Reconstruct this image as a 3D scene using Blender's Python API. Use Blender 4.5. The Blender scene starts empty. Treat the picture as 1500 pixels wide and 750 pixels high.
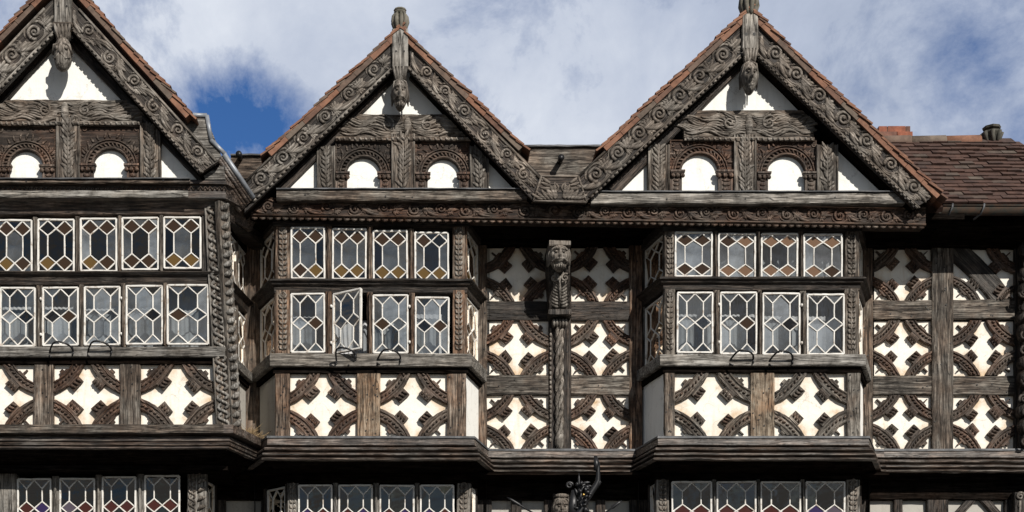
import bpy, math, random
from mathutils import Vector, Matrix
random.seed(7)
C = bpy.context.scene.collection
R = math.radians
S, D, CX, HY, EYE = 0.008, 17.0, 590.0, 1160.0, 1.7   # metres per photo pixel on the wall plane, camera distance

def X(px, Y=0.0): return (px - CX) * S * (D + Y) / D
def Z(py, Y=0.0): return EYE + (HY - py) * S * (D + Y) / D

# ------------------------------------------------------------------ materials
def newmat(name):
    m = bpy.data.materials.new(name); m.use_nodes = True
    nt = m.node_tree; b = nt.nodes['Principled BSDF']
    return m, nt, b
def N(nt, t, **kw):
    n = nt.nodes.new(t)
    for k, v in kw.items():
        if k in n.inputs.keys(): n.inputs[k].default_value = v
        else: setattr(n, k, v)
    return n
def ramp(nt, fac, stops):
    r = nt.nodes.new('ShaderNodeValToRGB')
    e = r.color_ramp.elements
    while len(e) < len(stops): e.new(0.5)
    for i, (p, c) in enumerate(stops):
        e[i].position = p; e[i].color = (*c, 1) if len(c) == 3 else c
    nt.links.new(fac, r.inputs[0]); return r
def mixc(nt, fac, a, b, mode='MIX'):
    m = nt.nodes.new('ShaderNodeMix'); m.data_type = 'RGBA'; m.blend_type = mode
    for sock, v in ((m.inputs[0], fac), (m.inputs[6], a), (m.inputs[7], b)):
        if hasattr(v, 'node'): nt.links.new(v, sock)
        elif isinstance(v, (int, float)): sock.default_value = v
        else: sock.default_value = (*v, 1)
    return m.outputs[2]
def mathn(nt, op, a, b=None, c=None, clamp=False):
    m = nt.nodes.new('ShaderNodeMath'); m.operation = op; m.use_clamp = clamp
    for i, v in enumerate((a, b, c)):
        if v is None: continue
        if hasattr(v, 'node'): nt.links.new(v, m.inputs[i])
        else: m.inputs[i].default_value = v
    return m.outputs[0]

def objcoord(nt, scale=(1, 1, 1)):
    tc = nt.nodes.new('ShaderNodeTexCoord'); oi = nt.nodes.new('ShaderNodeObjectInfo')
    v = nt.nodes.new('ShaderNodeVectorMath'); v.operation = 'ADD'
    sc = nt.nodes.new('ShaderNodeVectorMath'); sc.operation = 'SCALE'
    cx = nt.nodes.new('ShaderNodeCombineXYZ')
    for i in range(3): nt.links.new(oi.outputs['Random'], cx.inputs[i])
    nt.links.new(cx.outputs[0], sc.inputs[0]); sc.inputs['Scale'].default_value = 37.0
    nt.links.new(tc.outputs['Object'], v.inputs[0]); nt.links.new(sc.outputs[0], v.inputs[1])
    mp = nt.nodes.new('ShaderNodeMapping'); mp.inputs['Scale'].default_value = scale
    nt.links.new(v.outputs[0], mp.inputs[0])
    return v.outputs[0], mp.outputs[0], oi.outputs['Random']

def wood(name, dark, mid, light, warm, warm_amt=0.5, bump=0.6, rough=0.72, crack=1.0, spec=0.3, tonevar=0.6):
    m, nt, b = newmat(name)
    raw, st, rnd = objcoord(nt, (1.6, 27, 27))
    n1 = N(nt, 'ShaderNodeTexNoise', Scale=1.6, Detail=7.0, Roughness=0.66, Distortion=0.15)
    nt.links.new(st, n1.inputs['Vector'])
    mp2 = nt.nodes.new('ShaderNodeMapping'); mp2.inputs['Scale'].default_value = (4, 95, 95)
    nt.links.new(raw, mp2.inputs[0])
    n2 = N(nt, 'ShaderNodeTexNoise', Scale=1.0, Detail=4.0, Roughness=0.6)
    nt.links.new(mp2.outputs[0], n2.inputs['Vector'])
    g = mathn(nt, 'MULTIPLY_ADD', n2.outputs[0], 0.45, mathn(nt, 'MULTIPLY', n1.outputs[0], 0.6))
    col = ramp(nt, g, [(0.40, dark), (0.52, mid), (0.64, light)])
    n3 = N(nt, 'ShaderNodeTexNoise', Scale=2.6, Detail=5.0, Roughness=0.65)
    nt.links.new(raw, n3.inputs['Vector'])
    wf = ramp(nt, mathn(nt, 'MULTIPLY_ADD', rnd, 0.16, n3.outputs[0]), [(0.47, (0, 0, 0)), (0.72, (1, 1, 1))])
    wf2 = mathn(nt, 'MULTIPLY', wf.outputs[0], warm_amt)
    warmc = mixc(nt, 1.0, col.outputs[0], warm, 'MULTIPLY')
    c1 = mixc(nt, wf2, col.outputs[0], warmc)
    # pale grey weathered streaks
    n4 = N(nt, 'ShaderNodeTexNoise', Scale=1.1, Detail=6.0, Roughness=0.7)
    mp4 = nt.nodes.new('ShaderNodeMapping'); mp4.inputs['Scale'].default_value = (2.2, 7, 7); mp4.inputs['Location'].default_value = (5, 3, 9)
    nt.links.new(raw, mp4.inputs[0]); nt.links.new(mp4.outputs[0], n4.inputs['Vector'])
    gf = ramp(nt, n4.outputs[0], [(0.53, (0, 0, 0)), (0.75, (1, 1, 1))])
    c2 = mixc(nt, mathn(nt, 'MULTIPLY', gf.outputs[0], 0.7), c1, light)
    # cracks along the grain
    mp5 = nt.nodes.new('ShaderNodeMapping'); mp5.inputs['Scale'].default_value = (0.9, 17, 17); mp5.inputs['Location'].default_value = (2, 8, 1)
    nt.links.new(raw, mp5.inputs[0])
    n5 = N(nt, 'ShaderNodeTexNoise', Scale=1.4, Detail=3.0, Roughness=0.5, Distortion=0.4)
    nt.links.new(mp5.outputs[0], n5.inputs['Vector'])
    cr = ramp(nt, n5.outputs[0], [(0.478, (1, 1, 1)), (0.494, (0, 0, 0)), (0.506, (0, 0, 0)), (0.522, (1, 1, 1))])
    crf = mathn(nt, 'MULTIPLY', mathn(nt, 'SUBTRACT', 1.0, cr.outputs[0]), 0.75 * crack)
    c3 = mixc(nt, crf, c2, tuple(x * 0.25 for x in dark))
    n6 = N(nt, 'ShaderNodeTexNoise', Scale=5.5, Detail=8.0, Roughness=0.75); nt.links.new(raw, n6.inputs['Vector'])
    wear = ramp(nt, n6.outputs[0], [(0.36, (0.42, 0.40, 0.38)), (0.50, (1, 1, 1)), (0.66, (1.45, 1.45, 1.45))])
    c3 = mixc(nt, 1.0, c3, wear.outputs[0], 'MULTIPLY')
    vo = N(nt, 'ShaderNodeTexVoronoi', Scale=1.0); mp7 = nt.nodes.new('ShaderNodeMapping'); mp7.inputs['Scale'].default_value = (3.0, 6.5, 6.5)
    nt.links.new(raw, mp7.inputs[0]); nt.links.new(mp7.outputs[0], vo.inputs['Vector'])      # knots
    kn = ramp(nt, vo.outputs['Distance'], [(0.05, (0.25, 0.20, 0.17)), (0.12, (1, 1, 1))])
    c3 = mixc(nt, 0.8, c3, kn.outputs[0], 'MULTIPLY')
    wn = nt.nodes.new('ShaderNodeTexWhiteNoise'); wn.noise_dimensions = '1D'; nt.links.new(rnd, wn.inputs['W'])
    tone = mathn(nt, 'MULTIPLY_ADD', wn.outputs['Value'], tonevar, 1.0 - tonevar * .45)
    cb = nt.nodes.new('ShaderNodeCombineXYZ')
    for i in range(3): nt.links.new(tone, cb.inputs[i])
    c3 = mixc(nt, 1.0, c3, cb.outputs[0], 'MULTIPLY')
    nt.links.new(c3, b.inputs['Base Color'])
    b.inputs['Roughness'].default_value = rough
    b.inputs['Specular IOR Level'].default_value = spec
    h = mathn(nt, 'SUBTRACT', g, mathn(nt, 'MULTIPLY', crf, 0.5))
    bp = N(nt, 'ShaderNodeBump', Strength=bump, Distance=0.012)
    nt.links.new(h, bp.inputs['Height']); nt.links.new(bp.outputs[0], b.inputs['Normal'])
    return m

M = {}
M['oak'] = wood('weathered oak', (0.018, 0.015, 0.012), (0.068, 0.057, 0.047), (0.25, 0.23, 0.20), (1.15, 0.80, 0.58), 0.5, bump=1.0)
M['oak_warm'] = wood('brown oak', (0.020, 0.015, 0.011), (0.082, 0.060, 0.044), (0.27, 0.225, 0.182), (1.2, 0.76, 0.50), 0.65, bump=1.0)
M['oak_dark'] = wood('dark stained oak', (0.006, 0.005, 0.0045), (0.023, 0.019, 0.016), (0.085, 0.075, 0.065), (1.2, 0.78, 0.54), 0.5, rough=0.6, bump=1.0)
M['oak_grey'] = wood('silver grey oak', (0.04, 0.037, 0.033), (0.155, 0.146, 0.133), (0.34, 0.325, 0.30), (1.0, 0.82, 0.64), 0.3, bump=1.0, tonevar=.4)
M['oak_pale'] = wood('bleached tan oak', (0.045, 0.033, 0.023), (0.205, 0.155, 0.108), (0.40, 0.345, 0.27), (1.15, 0.76, 0.50), 0.7, bump=1.0, tonevar=.3)
M['carve'] = wood('carved oak relief', (0.034, 0.029, 0.025), (0.122, 0.109, 0.094), (0.29, 0.268, 0.24), (1.08, 0.82, 0.64), 0.35, crack=0.3, bump=0.9, tonevar=.35)
M['carve_brown'] = wood('brown carved oak relief', (0.011, 0.008, 0.006), (0.048, 0.035, 0.026), (0.15, 0.122, 0.10), (1.25, 0.72, 0.48), 0.7, crack=0.3, bump=0.9, rough=0.6)
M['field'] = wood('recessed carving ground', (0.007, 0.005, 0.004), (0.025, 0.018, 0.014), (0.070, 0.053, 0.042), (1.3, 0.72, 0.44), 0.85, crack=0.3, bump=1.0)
M['black'] = wood('shade-black timber', (0.003, 0.0028, 0.0026), (0.008, 0.0068, 0.006), (0.018, 0.015, 0.013), (1.2, 0.8, 0.6), 0.5, rough=0.95, spec=0.0, tonevar=.2)  # near-black colour paints in the shade of soffits, plates and undersides
M['moulding'] = wood('polished dark moulding', (0.011, 0.009, 0.008), (0.046, 0.039, 0.034), (0.20, 0.18, 0.162), (1.2, 0.78, 0.54), 0.5, rough=0.45, spec=0.4, bump=0.4)

def plaster(name, base, stainc, amount):
    m, nt, b = newmat(name)
    raw, st, rnd = objcoord(nt)
    n1 = N(nt, 'ShaderNodeTexNoise', Scale=5.0, Detail=8.0, Roughness=0.65); nt.links.new(raw, n1.inputs['Vector'])
    at = nt.nodes.new('ShaderNodeAttribute'); at.attribute_name = 'stain'
    s = mathn(nt, 'MULTIPLY', at.outputs['Fac'], mathn(nt, 'MULTIPLY_ADD', n1.outputs[0], 3.4, -1.2, clamp=True), clamp=True)
    s2 = mathn(nt, 'MULTIPLY_ADD', s, amount, mathn(nt, 'MULTIPLY', ramp(nt, n1.outputs[0], [(0.5, (0, 0, 0)), (0.8, (1, 1, 1))]).outputs[0], 0.16), clamp=True)
    c = mixc(nt, s2, base, stainc)
    n2 = N(nt, 'ShaderNodeTexNoise', Scale=38.0, Detail=5.0, Roughness=0.7); nt.links.new(raw, n2.inputs['Vector'])
    sp = ramp(nt, n2.outputs[0], [(0.62, (0, 0, 0)), (0.75, (1, 1, 1))])
    c = mixc(nt, mathn(nt, 'MULTIPLY', sp.outputs[0], 0.25), c, stainc)
    ve = N(nt, 'ShaderNodeTexVoronoi', Scale=4.0); ve.feature = 'DISTANCE_TO_EDGE'
    wv = nt.nodes.new('ShaderNodeVectorMath'); wv.operation = 'ADD'; nt.links.new(raw, wv.inputs[0]); sv_ = nt.nodes.new('ShaderNodeVectorMath'); sv_.operation = 'SCALE'; sv_.inputs['Scale'].default_value = 0.25
    nt.links.new(n1.outputs['Color'], sv_.inputs[0]); nt.links.new(sv_.outputs[0], wv.inputs[1]); nt.links.new(wv.outputs[0], ve.inputs['Vector'])
    ck = ramp(nt, ve.outputs['Distance'], [(0.0, (1, 1, 1)), (0.016, (0, 0, 0))])
    c = mixc(nt, mathn(nt, 'MULTIPLY', mathn(nt, 'MULTIPLY', ck.outputs[0], 0.6), ramp(nt, n1.outputs[0], [(.45, (0, 0, 0)), (.6, (1, 1, 1))]).outputs[0]), c, tuple(x * .45 for x in stainc))     # hairline cracks
    mps = nt.nodes.new('ShaderNodeMapping'); mps.inputs['Scale'].default_value = (11, 11, 1.3); nt.links.new(raw, mps.inputs[0])
    ns = N(nt, 'ShaderNodeTexNoise', Scale=1.0, Detail=5.0, Roughness=0.6); nt.links.new(mps.outputs[0], ns.inputs['Vector'])
    c = mixc(nt, mathn(nt, 'MULTIPLY', ramp(nt, ns.outputs[0], [(.54, (0, 0, 0)), (.72, (1, 1, 1))]).outputs[0], 0.35), c, tuple(x * .8 for x in stainc))     # rain streaks
    nt.links.new(c, b.inputs['Base Color']); b.inputs['Roughness'].default_value = 0.85
    n3 = N(nt, 'ShaderNodeTexNoise', Scale=9.0, Detail=6.0, Roughness=0.6); nt.links.new(raw, n3.inputs['Vector'])
    bp = N(nt, 'ShaderNodeBump', Strength=0.35, Distance=0.02)
    nt.links.new(n3.outputs[0], bp.inputs['Height']); nt.links.new(bp.outputs[0], b.inputs['Normal'])
    return m
M['plaster'] = plaster('aged cream plaster', (0.87, 0.835, 0.76), (0.62, 0.43, 0.25), 0.85)
M['white'] = plaster('white limewash plaster', (0.86, 0.85, 0.81), (0.70, 0.64, 0.55), 0.3)
M['greyplaster'] = plaster('dull grey and side-shade plaster', (0.42, 0.40, 0.36), (0.25, 0.22, 0.18), 0.5)

def simple(name, col, rough=0.6, metal=0.0, var=0.35, scale=12.0, spec=0.4, bump=0.2, col2=None):
    m, nt, b = newmat(name)
    raw, st, rnd = objcoord(nt)
    n = N(nt, 'ShaderNodeTexNoise', Scale=scale, Detail=6.0, Roughness=0.65); nt.links.new(raw, n.inputs['Vector'])
    c2 = col2 or tuple(x * (1 - var) for x in col)
    r = ramp(nt, n.outputs[0], [(0.38, c2), (0.6, col)])
    nt.links.new(r.outputs[0], b.inputs['Base Color'])
    b.inputs['Roughness'].default_value = rough; b.inputs['Metallic'].default_value = metal
    b.inputs['Specular IOR Level'].default_value = spec
    if bump:
        bp = N(nt, 'ShaderNodeBump', Strength=bump, Distance=0.006)
        nt.links.new(n.outputs[0], bp.inputs['Height']); nt.links.new(bp.outputs[0], b.inputs['Normal'])
    return m
M['paint'] = simple('white window paint', (0.70, 0.68, 0.64), 0.5, col2=(0.30, 0.235, 0.18), scale=16, bump=0.4)
M['paint'].node_tree.nodes['Color Ramp'].color_ramp.elements[0].position = 0.30
M['paint'].node_tree.nodes['Color Ramp'].color_ramp.elements[1].position = 0.47
M['lead'] = simple('sheet lead', (0.115, 0.118, 0.125), 0.6, 0.1, scale=7, var=.6)
M['lead_pale'] = simple('bright sheet lead', (0.27, 0.29, 0.32), 0.45, 0.2, scale=7)
M['iron'] = simple('black iron', (0.02, 0.02, 0.022), 0.4, 0.3)
M['brick'] = None
M['asphalt'] = simple('asphalt', (0.055, 0.053, 0.05), 0.9, scale=30)
M['paving'] = simple('stone paving', (0.075, 0.07, 0.065), 0.85, scale=8)
M['dead'] = simple('dry straw', (0.34, 0.24, 0.13), 0.9, scale=20)
M['curtain'] = simple('net curtain cloth', (0.55, 0.55, 0.56), 0.9, var=0.15, bump=0)
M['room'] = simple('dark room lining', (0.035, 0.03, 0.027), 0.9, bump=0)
M['gutter'] = simple('rusted green gutter', (0.03, 0.032, 0.027), 0.75, scale=9, col2=(0.07, 0.04, 0.025))
M['pot'] = simple('mossy stone pot', (0.19, 0.175, 0.145), 0.9, scale=14, col2=(0.085, 0.08, 0.06))
M['pot_dark'] = simple('sooty clay pot', (0.09, 0.085, 0.07), 0.9, scale=14, col2=(0.035, 0.034, 0.028))
M['peg'] = simple('dark peg', (0.012, 0.010, 0.009), 0.6, bump=0)
M['brass'] = simple('brass', (0.6, 0.4, 0.12), 0.3, 0.9)

def tile_mat(name, a, bcol, ccol, moss):
    m, nt, b = newmat(name)
    g = nt.nodes.new('ShaderNodeNewGeometry')
    raw, st, rnd = objcoord(nt)
    r = ramp(nt, g.outputs['Random Per Island'], [(0.0, a), (0.45, bcol), (0.85, ccol), (1.0, moss)])
    n = N(nt, 'ShaderNodeTexNoise', Scale=6.0, Detail=7.0, Roughness=0.7); nt.links.new(raw, n.inputs['Vector'])
    d = ramp(nt, n.outputs[0], [(0.35, (0.45, 0.42, 0.42)), (0.6, (1, 1, 1))])
    c = mixc(nt, 1.0, r.outputs[0], d.outputs[0], 'MULTIPLY')
    n2 = N(nt, 'ShaderNodeTexNoise', Scale=14.0, Detail=5.0, Roughness=0.7); nt.links.new(raw, n2.inputs['Vector'])
    l = ramp(nt, n2.outputs[0], [(0.62, (0, 0, 0)), (0.72, (1, 1, 1))])
    c = mixc(nt, mathn(nt, 'MULTIPLY', l.outputs[0], 0.5), c, moss)
    nt.links.new(c, b.inputs['Base Color']); b.inputs['Roughness'].default_value = 0.85
    bp = N(nt, 'ShaderNodeBump', Strength=0.5, Distance=0.01)
    nt.links.new(n2.outputs[0], bp.inputs['Height']); nt.links.new(bp.outputs[0], b.inputs['Normal'])
    return m
M['tile'] = tile_mat('terracotta verge tile', (0.23, 0.105, 0.062), (0.28, 0.14, 0.085), (0.15, 0.08, 0.055), (0.16, 0.13, 0.10))
M['rooftile'] = tile_mat('old brown roof tile', (0.072, 0.037, 0.027), (0.088, 0.044, 0.031), (0.060, 0.033, 0.025), (0.12, 0.095, 0.075))
M['brick'] = tile_mat('red brick', (0.32, 0.10, 0.055), (0.38, 0.13, 0.07), (0.24, 0.08, 0.05), (0.18, 0.12, 0.09))

def glass(name, tint, gloss=0.10, rough=0.02, opaque=None, dust_refl=None):
    m, nt, b = newmat(name)
    nt.nodes.remove(b); out = nt.nodes['Material Output']
    g = N(nt, 'ShaderNodeBsdfGlossy', Roughness=rough); g.inputs['Color'].default_value = (1.0, 0.90, 0.78, 1)
    if opaque: t = nt.nodes.new('ShaderNodeBsdfDiffuse'); t.inputs['Color'].default_value = (*opaque, 1)
    else: t = nt.nodes.new('ShaderNodeBsdfTransparent'); t.inputs['Color'].default_value = (*tint, 1)
    fr = N(nt, 'ShaderNodeFresnel', IOR=1.5)
    f = mathn(nt, 'MULTIPLY_ADD', fr.outputs[0], 0.6 if opaque else 1.6, 0.0 if opaque else gloss, clamp=True)
    tc = nt.nodes.new('ShaderNodeTexCoord')
    n = N(nt, 'ShaderNodeTexNoise', Scale=7.0, Detail=2.0, Roughness=0.4); nt.links.new(tc.outputs['Object'], n.inputs['Vector'])
    bp = N(nt, 'ShaderNodeBump', Strength=0.35, Distance=0.012)
    nt.links.new(n.outputs[0], bp.inputs['Height']); nt.links.new(bp.outputs[0], g.inputs['Normal'])
    if dust_refl:  # grey film: dust plus the panes' varied reflections painted in
        df = nt.nodes.new('ShaderNodeBsdfDiffuse'); df.inputs['Color'].default_value = (*dust_refl[1], 1)
        m2 = nt.nodes.new('ShaderNodeMixShader'); n3 = N(nt, 'ShaderNodeTexNoise', Scale=4.0, Detail=4.0, Roughness=0.6); nt.links.new(tc.outputs['Object'], n3.inputs['Vector'])
        nt.links.new(mathn(nt, 'MULTIPLY', ramp(nt, n3.outputs[0], [(.35, (.35, .35, .35)), (.65, (1, 1, 1))]).outputs[0], dust_refl[0]), m2.inputs[0])
        nt.links.new(t.outputs[0], m2.inputs[1]); nt.links.new(df.outputs[0], m2.inputs[2]); t = m2
    mx = nt.nodes.new('ShaderNodeMixShader')
    nt.links.new(f, mx.inputs[0]); nt.links.new(t.outputs[0], mx.inputs[1]); nt.links.new(g.outputs[0], mx.inputs[2])
    nt.links.new(mx.outputs[0], out.inputs['Surface'])
    return m
M['glass'] = glass('old clear glass', (0.66, 0.69, 0.70), 0.035)
M['glass_amber'] = glass('amber glass', (0.62, 0.36, 0.06), 0.03, opaque=(0.115, 0.070, 0.024))
M['glass_brown'] = glass('brown glass', (0.22, 0.11, 0.05), 0.02, opaque=(0.040, 0.024, 0.015))
M['glass_dark'] = glass('black glass', (0.04, 0.035, 0.035), 0.01)
M['glass_tan'] = glass('tan glass', (0.2, 0.12, 0.07), 0.02, opaque=(0.16, 0.095, 0.06))
M['glass_red'] = glass('red painted glass', (0.25, 0.03, 0.03), 0.02, opaque=(0.055, 0.018, 0.015))
M['glass_blue'] = glass('blue painted glass', (0.05, 0.04, 0.3), 0.02, opaque=(0.035, 0.022, 0.075))
M['glass_lilac'] = glass('lilac painted glass', (0.3, 0.25, 0.4), 0.02, opaque=(0.085, 0.07, 0.09))
M['glass_film'] = glass('dusty glass with painted reflection', (0.6, 0.64, 0.66), 0.04, dust_refl=(.45, (.17, .185, .20)))
M['glass_film_pale'] = glass('pale dusty glass with painted reflection', (0.6, 0.64, 0.66), 0.05, dust_refl=(.85, (.25, .275, .30)))
GL = ['glass', 'glass_amber', 'glass_brown', 'glass_dark', 'glass_tan', 'glass_red', 'glass_blue', 'glass_lilac', 'glass_film', 'glass_film_pale']

# ------------------------------------------------------------------ mesh builder
class Fr:
    def __init__(s, O, U, V, Nn): s.O, s.U, s.V, s.N = Vector(O), Vector(U).normalized(), Vector(V).normalized(), Vector(Nn).normalized()
    def __call__(s, u, v, n=0.0): return s.O + s.U * u + s.V * v + s.N * n
def facing(Y): return Fr((0, Y, 0), (1, 0, 0), (0, 0, 1), (0, -1, 0))
def splay(A, B):
    U = Vector((B[0] - A[0], B[1] - A[1], 0)).normalized()
    return Fr((A[0], A[1], 0), U, (0, 0, 1), (U.y, -U.x, 0))
WORLD = {}
class MB:
    def __init__(s): s.v, s.f, s.m, s.sm, s.stain = [], [], [], [], {}
    def add(s, vs, fs, m=0, smooth=False):
        o = len(s.v); s.v.extend(Vector(p) for p in vs)
        for f in fs: s.f.append([i + o for i in f]); s.m.append(m); s.sm.append(smooth)
    def hexa(s, p, m=0):   # p: 8 points, back quad 0-3 then front quad 4-7
        s.add(p, [(0, 1, 2, 3), (7, 6, 5, 4), (0, 4, 5, 1), (1, 5, 6, 2), (2, 6, 7, 3), (3, 7, 4, 0)], m)
    def box(s, F, u0, u1, v0, v1, n0, n1, m=0):
        s.hexa([F(u0, v0, n0), F(u1, v0, n0), F(u1, v1, n0), F(u0, v1, n0), F(u0, v0, n1), F(u1, v0, n1), F(u1, v1, n1), F(u0, v1, n1)], m)
    def prism(s, F, poly, n0, n1, m=0):
        k = len(poly)
        s.add([F(a, b, n0) for a, b in poly] + [F(a, b, n1) for a, b in poly],
              [list(range(k))[::-1], list(range(k, 2 * k))] + [(i, (i + 1) % k, k + (i + 1) % k, k + i) for i in range(k)], m)
    def timber(s, F, p0, p1, w, n0, n1, m=0, jit=0.0035, bev=0.009, w1=None, bow=0.0, step=0.11):
        p0, p1 = Vector(p0), Vector(p1); d = p1 - p0; L = d.length; d /= L; q = Vector((-d.y, d.x))
        w1 = w if w1 is None else w1
        k = max(2, int(L / step) + 1); rings = []
        off = [[random.uniform(-jit, jit) for _ in range(8)] for _ in range(k + 1)]
        vs = []
        for i in range(k + 1):
            t = i / k; c = p0 + d * (L * t) + q * (bow * math.sin(math.pi * t)); h = (w + (w1 - w) * t) / 2
            pr = [(-h + bev, n0), (h - bev, n0), (h, n0 + bev), (h, n1 - bev), (h - bev, n1), (-h + bev, n1), (-h, n1 - bev), (-h, n0 + bev)]
            for j, (a, n) in enumerate(pr):
                e = off[i][j]; a2 = a + e; n2 = n + (off[i][(j + 3) % 8] * 0.7 if j in (3, 4, 5, 6) else 0)
                pt = c + q * a2; vs.append(F(pt.x, pt.y, n2))
        fs = []
        for i in range(k):
            for j in range(8):
                a, b = i * 8 + j, i * 8 + (j + 1) % 8; fs.append((a, b, b + 8, a + 8))
        fs.append(list(range(8))[::-1]); fs.append([k * 8 + j for j in range(8)])
        s.add(vs, fs, m)
    def tube(s, pts, rad, sides=6, m=0, flat=None, F=None):
        """pts: 3-d points (or (u,v,n) in frame F); rad: radius or list"""
        P = [F(*p) if F else Vector(p) for p in pts]; k = len(P)
        if not isinstance(rad, (list, tuple)): rad = [rad] * k
        nrm = F.N if F else None
        vs = []
        for i in range(k):
            t = (P[min(i + 1, k - 1)] - P[max(i - 1, 0)])
            if t.length < 1e-9: t = Vector((1, 0, 0))
            t.normalize()
            n = nrm if nrm is not None and abs(t.dot(nrm)) < 0.95 else (Vector((0, 0, 1)) if abs(t.z) < 0.9 else Vector((1, 0, 0)))
            b = t.cross(n).normalized(); n = b.cross(t).normalized()
            for j in range(sides):
                a = 2 * math.pi * j / sides
                vs.append(P[i] + b * (rad[i] * math.cos(a)) + n * (rad[i] * (flat or 1) * math.sin(a)))
        fs = [(i * sides + j, i * sides + (j + 1) % sides, (i + 1) * sides + (j + 1) % sides, (i + 1) * sides + j) for i in range(k - 1) for j in range(sides)]
        fs.append(list(range(sides))[::-1]); fs.append([(k - 1) * sides + j for j in range(sides)])
        s.add(vs, fs, m, True)
    def blob(s, F, u, v, n, ru, rv, rn, ang=0.0, m=0, seg=8, rg=5):
        vs, fs = [], []; ca, sa = math.cos(ang), math.sin(ang)
        for i in range(rg + 1):
            th = math.pi * i / rg
            for j in range(seg):
                ph = 2 * math.pi * j / seg
                a, b, c = math.sin(th) * math.cos(ph) * ru, math.cos(th) * rv, math.sin(th) * math.sin(ph) * rn
                vs.append(F(u + a * ca - b * sa, v + a * sa + b * ca, n + c))
        for i in range(rg):
            for j in range(seg): fs.append((i * seg + j, i * seg + (j + 1) % seg, (i + 1) * seg + (j + 1) % seg, (i + 1) * seg + j))
        s.add(vs, fs, m, True)
    def disc(s, F, u, v, n, r, t=0.006, m=0):
        s.prism(F, [(u + r * math.cos(a * math.pi / 4), v + r * math.sin(a * math.pi / 4)) for a in range(8)], n - 0.01, n + t, m)
    def build(s, name, mats, parent=None, rot=0.0, label=None, kind=None):
        vs = s.v
        lo = Vector([min(v[i] for v in vs) for i in range(3)]); hi = Vector([max(v[i] for v in vs) for i in range(3)])
        c = (lo + hi) / 2
        W = Matrix.Translation(c) @ Matrix.Rotation(-rot, 4, 'Y')     # local x runs along the grain
        Wi = W.inverted()
        me = bpy.data.meshes.new(name)
        me.from_pydata([Wi @ v for v in vs], [], s.f)
        if isinstance(mats, str): mats = [mats]
        for k in mats: me.materials.append(M[k])
        me.polygons.foreach_set('material_index', s.m); me.polygons.foreach_set('use_smooth', s.sm)
        if s.stain:
            a = me.attributes.new('stain', 'FLOAT', 'POINT')
            for i, x in s.stain.items(): a.data[i].value = x
        me.update()
        o = bpy.data.objects.new(name, me); C.objects.link(o)
        if parent is not None:
            o.parent = parent; o.matrix_parent_inverse = WORLD[parent.name].inverted()
        o.matrix_basis = W; WORLD[o.name] = W
        if label: o['label'] = label
        if kind: o['kind'] = kind
        return o
def empty(name, loc, label, cat, group=None):
    o = bpy.data.objects.new(name, None); C.objects.link(o); o.location = loc; o.empty_display_size = 0.3
    WORLD[o.name] = Matrix.Translation(loc); tag(o, label, cat, group); return o
def tag(o, label, cat, group=None):
    o['label'] = label; o['category'] = cat
    if group: o['group'] = group
V90 = math.pi / 2
def box_part(name, F, u0, u1, v0, v1, n0, n1, mat, parent, vertical=None, pegs=0, jit=0.0035, label=None, bow=0.0):
    """one squared timber with worn edges"""
    mb = MB(); w, h = abs(u1 - u0), abs(v1 - v0)
    vert = h > w if vertical is None else vertical
    if vert: mb.timber(F, ((u0 + u1) / 2, v0), ((u0 + u1) / 2, v1), w, n0, n1, jit=jit, bow=bow)
    else: mb.timber(F, (u0, (v0 + v1) / 2), (u1, (v0 + v1) / 2), h, n0, n1, jit=jit, bow=bow)
    for _ in range(pegs):
        mb.disc(F, random.uniform(min(u0, u1) + 0.02, max(u0, u1) - 0.02), random.uniform(v0 + 0.03, v1 - 0.03), n1, 0.009, m=1)
    return mb.build(name, [mat, 'peg'], parent, V90 if vert else 0, label)

# ------------------------------------------------------------------ relief carving
def spiral(mb, F, u, v, n, r0, r1, a0, turns, t0, t1, sgn=1, m=0, fl=0.8):
    k = int(16 * turns); pts = []; rr = []
    for i in range(k + 1):
        t = i / k; a = a0 + sgn * 2 * math.pi * turns * t; r = r0 + (r1 - r0) * t ** 0.8
        pts.append((u + r * math.cos(a), v + r * math.sin(a), n)); rr.append(t0 + (t1 - t0) * t)
    mb.tube(pts, rr, 6, m, fl, F)
def leaf(mb, F, u, v, n, ang, ln, r, curl=0.6, m=0):
    pts, rr = [], []
    for i in range(7):
        t = i / 6; a = ang + curl * t
        pts.append((u, v, n)); rr.append(r * (0.35 + 1.1 * math.sin(math.pi * min(1, 0.15 + 0.8 * t))) * (0.75 if i == 6 else 1))
        u += ln / 6 * math.cos(a); v += ln / 6 * math.sin(a)
    mb.tube(pts, rr, 6, m, 0.75, F)
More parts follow.
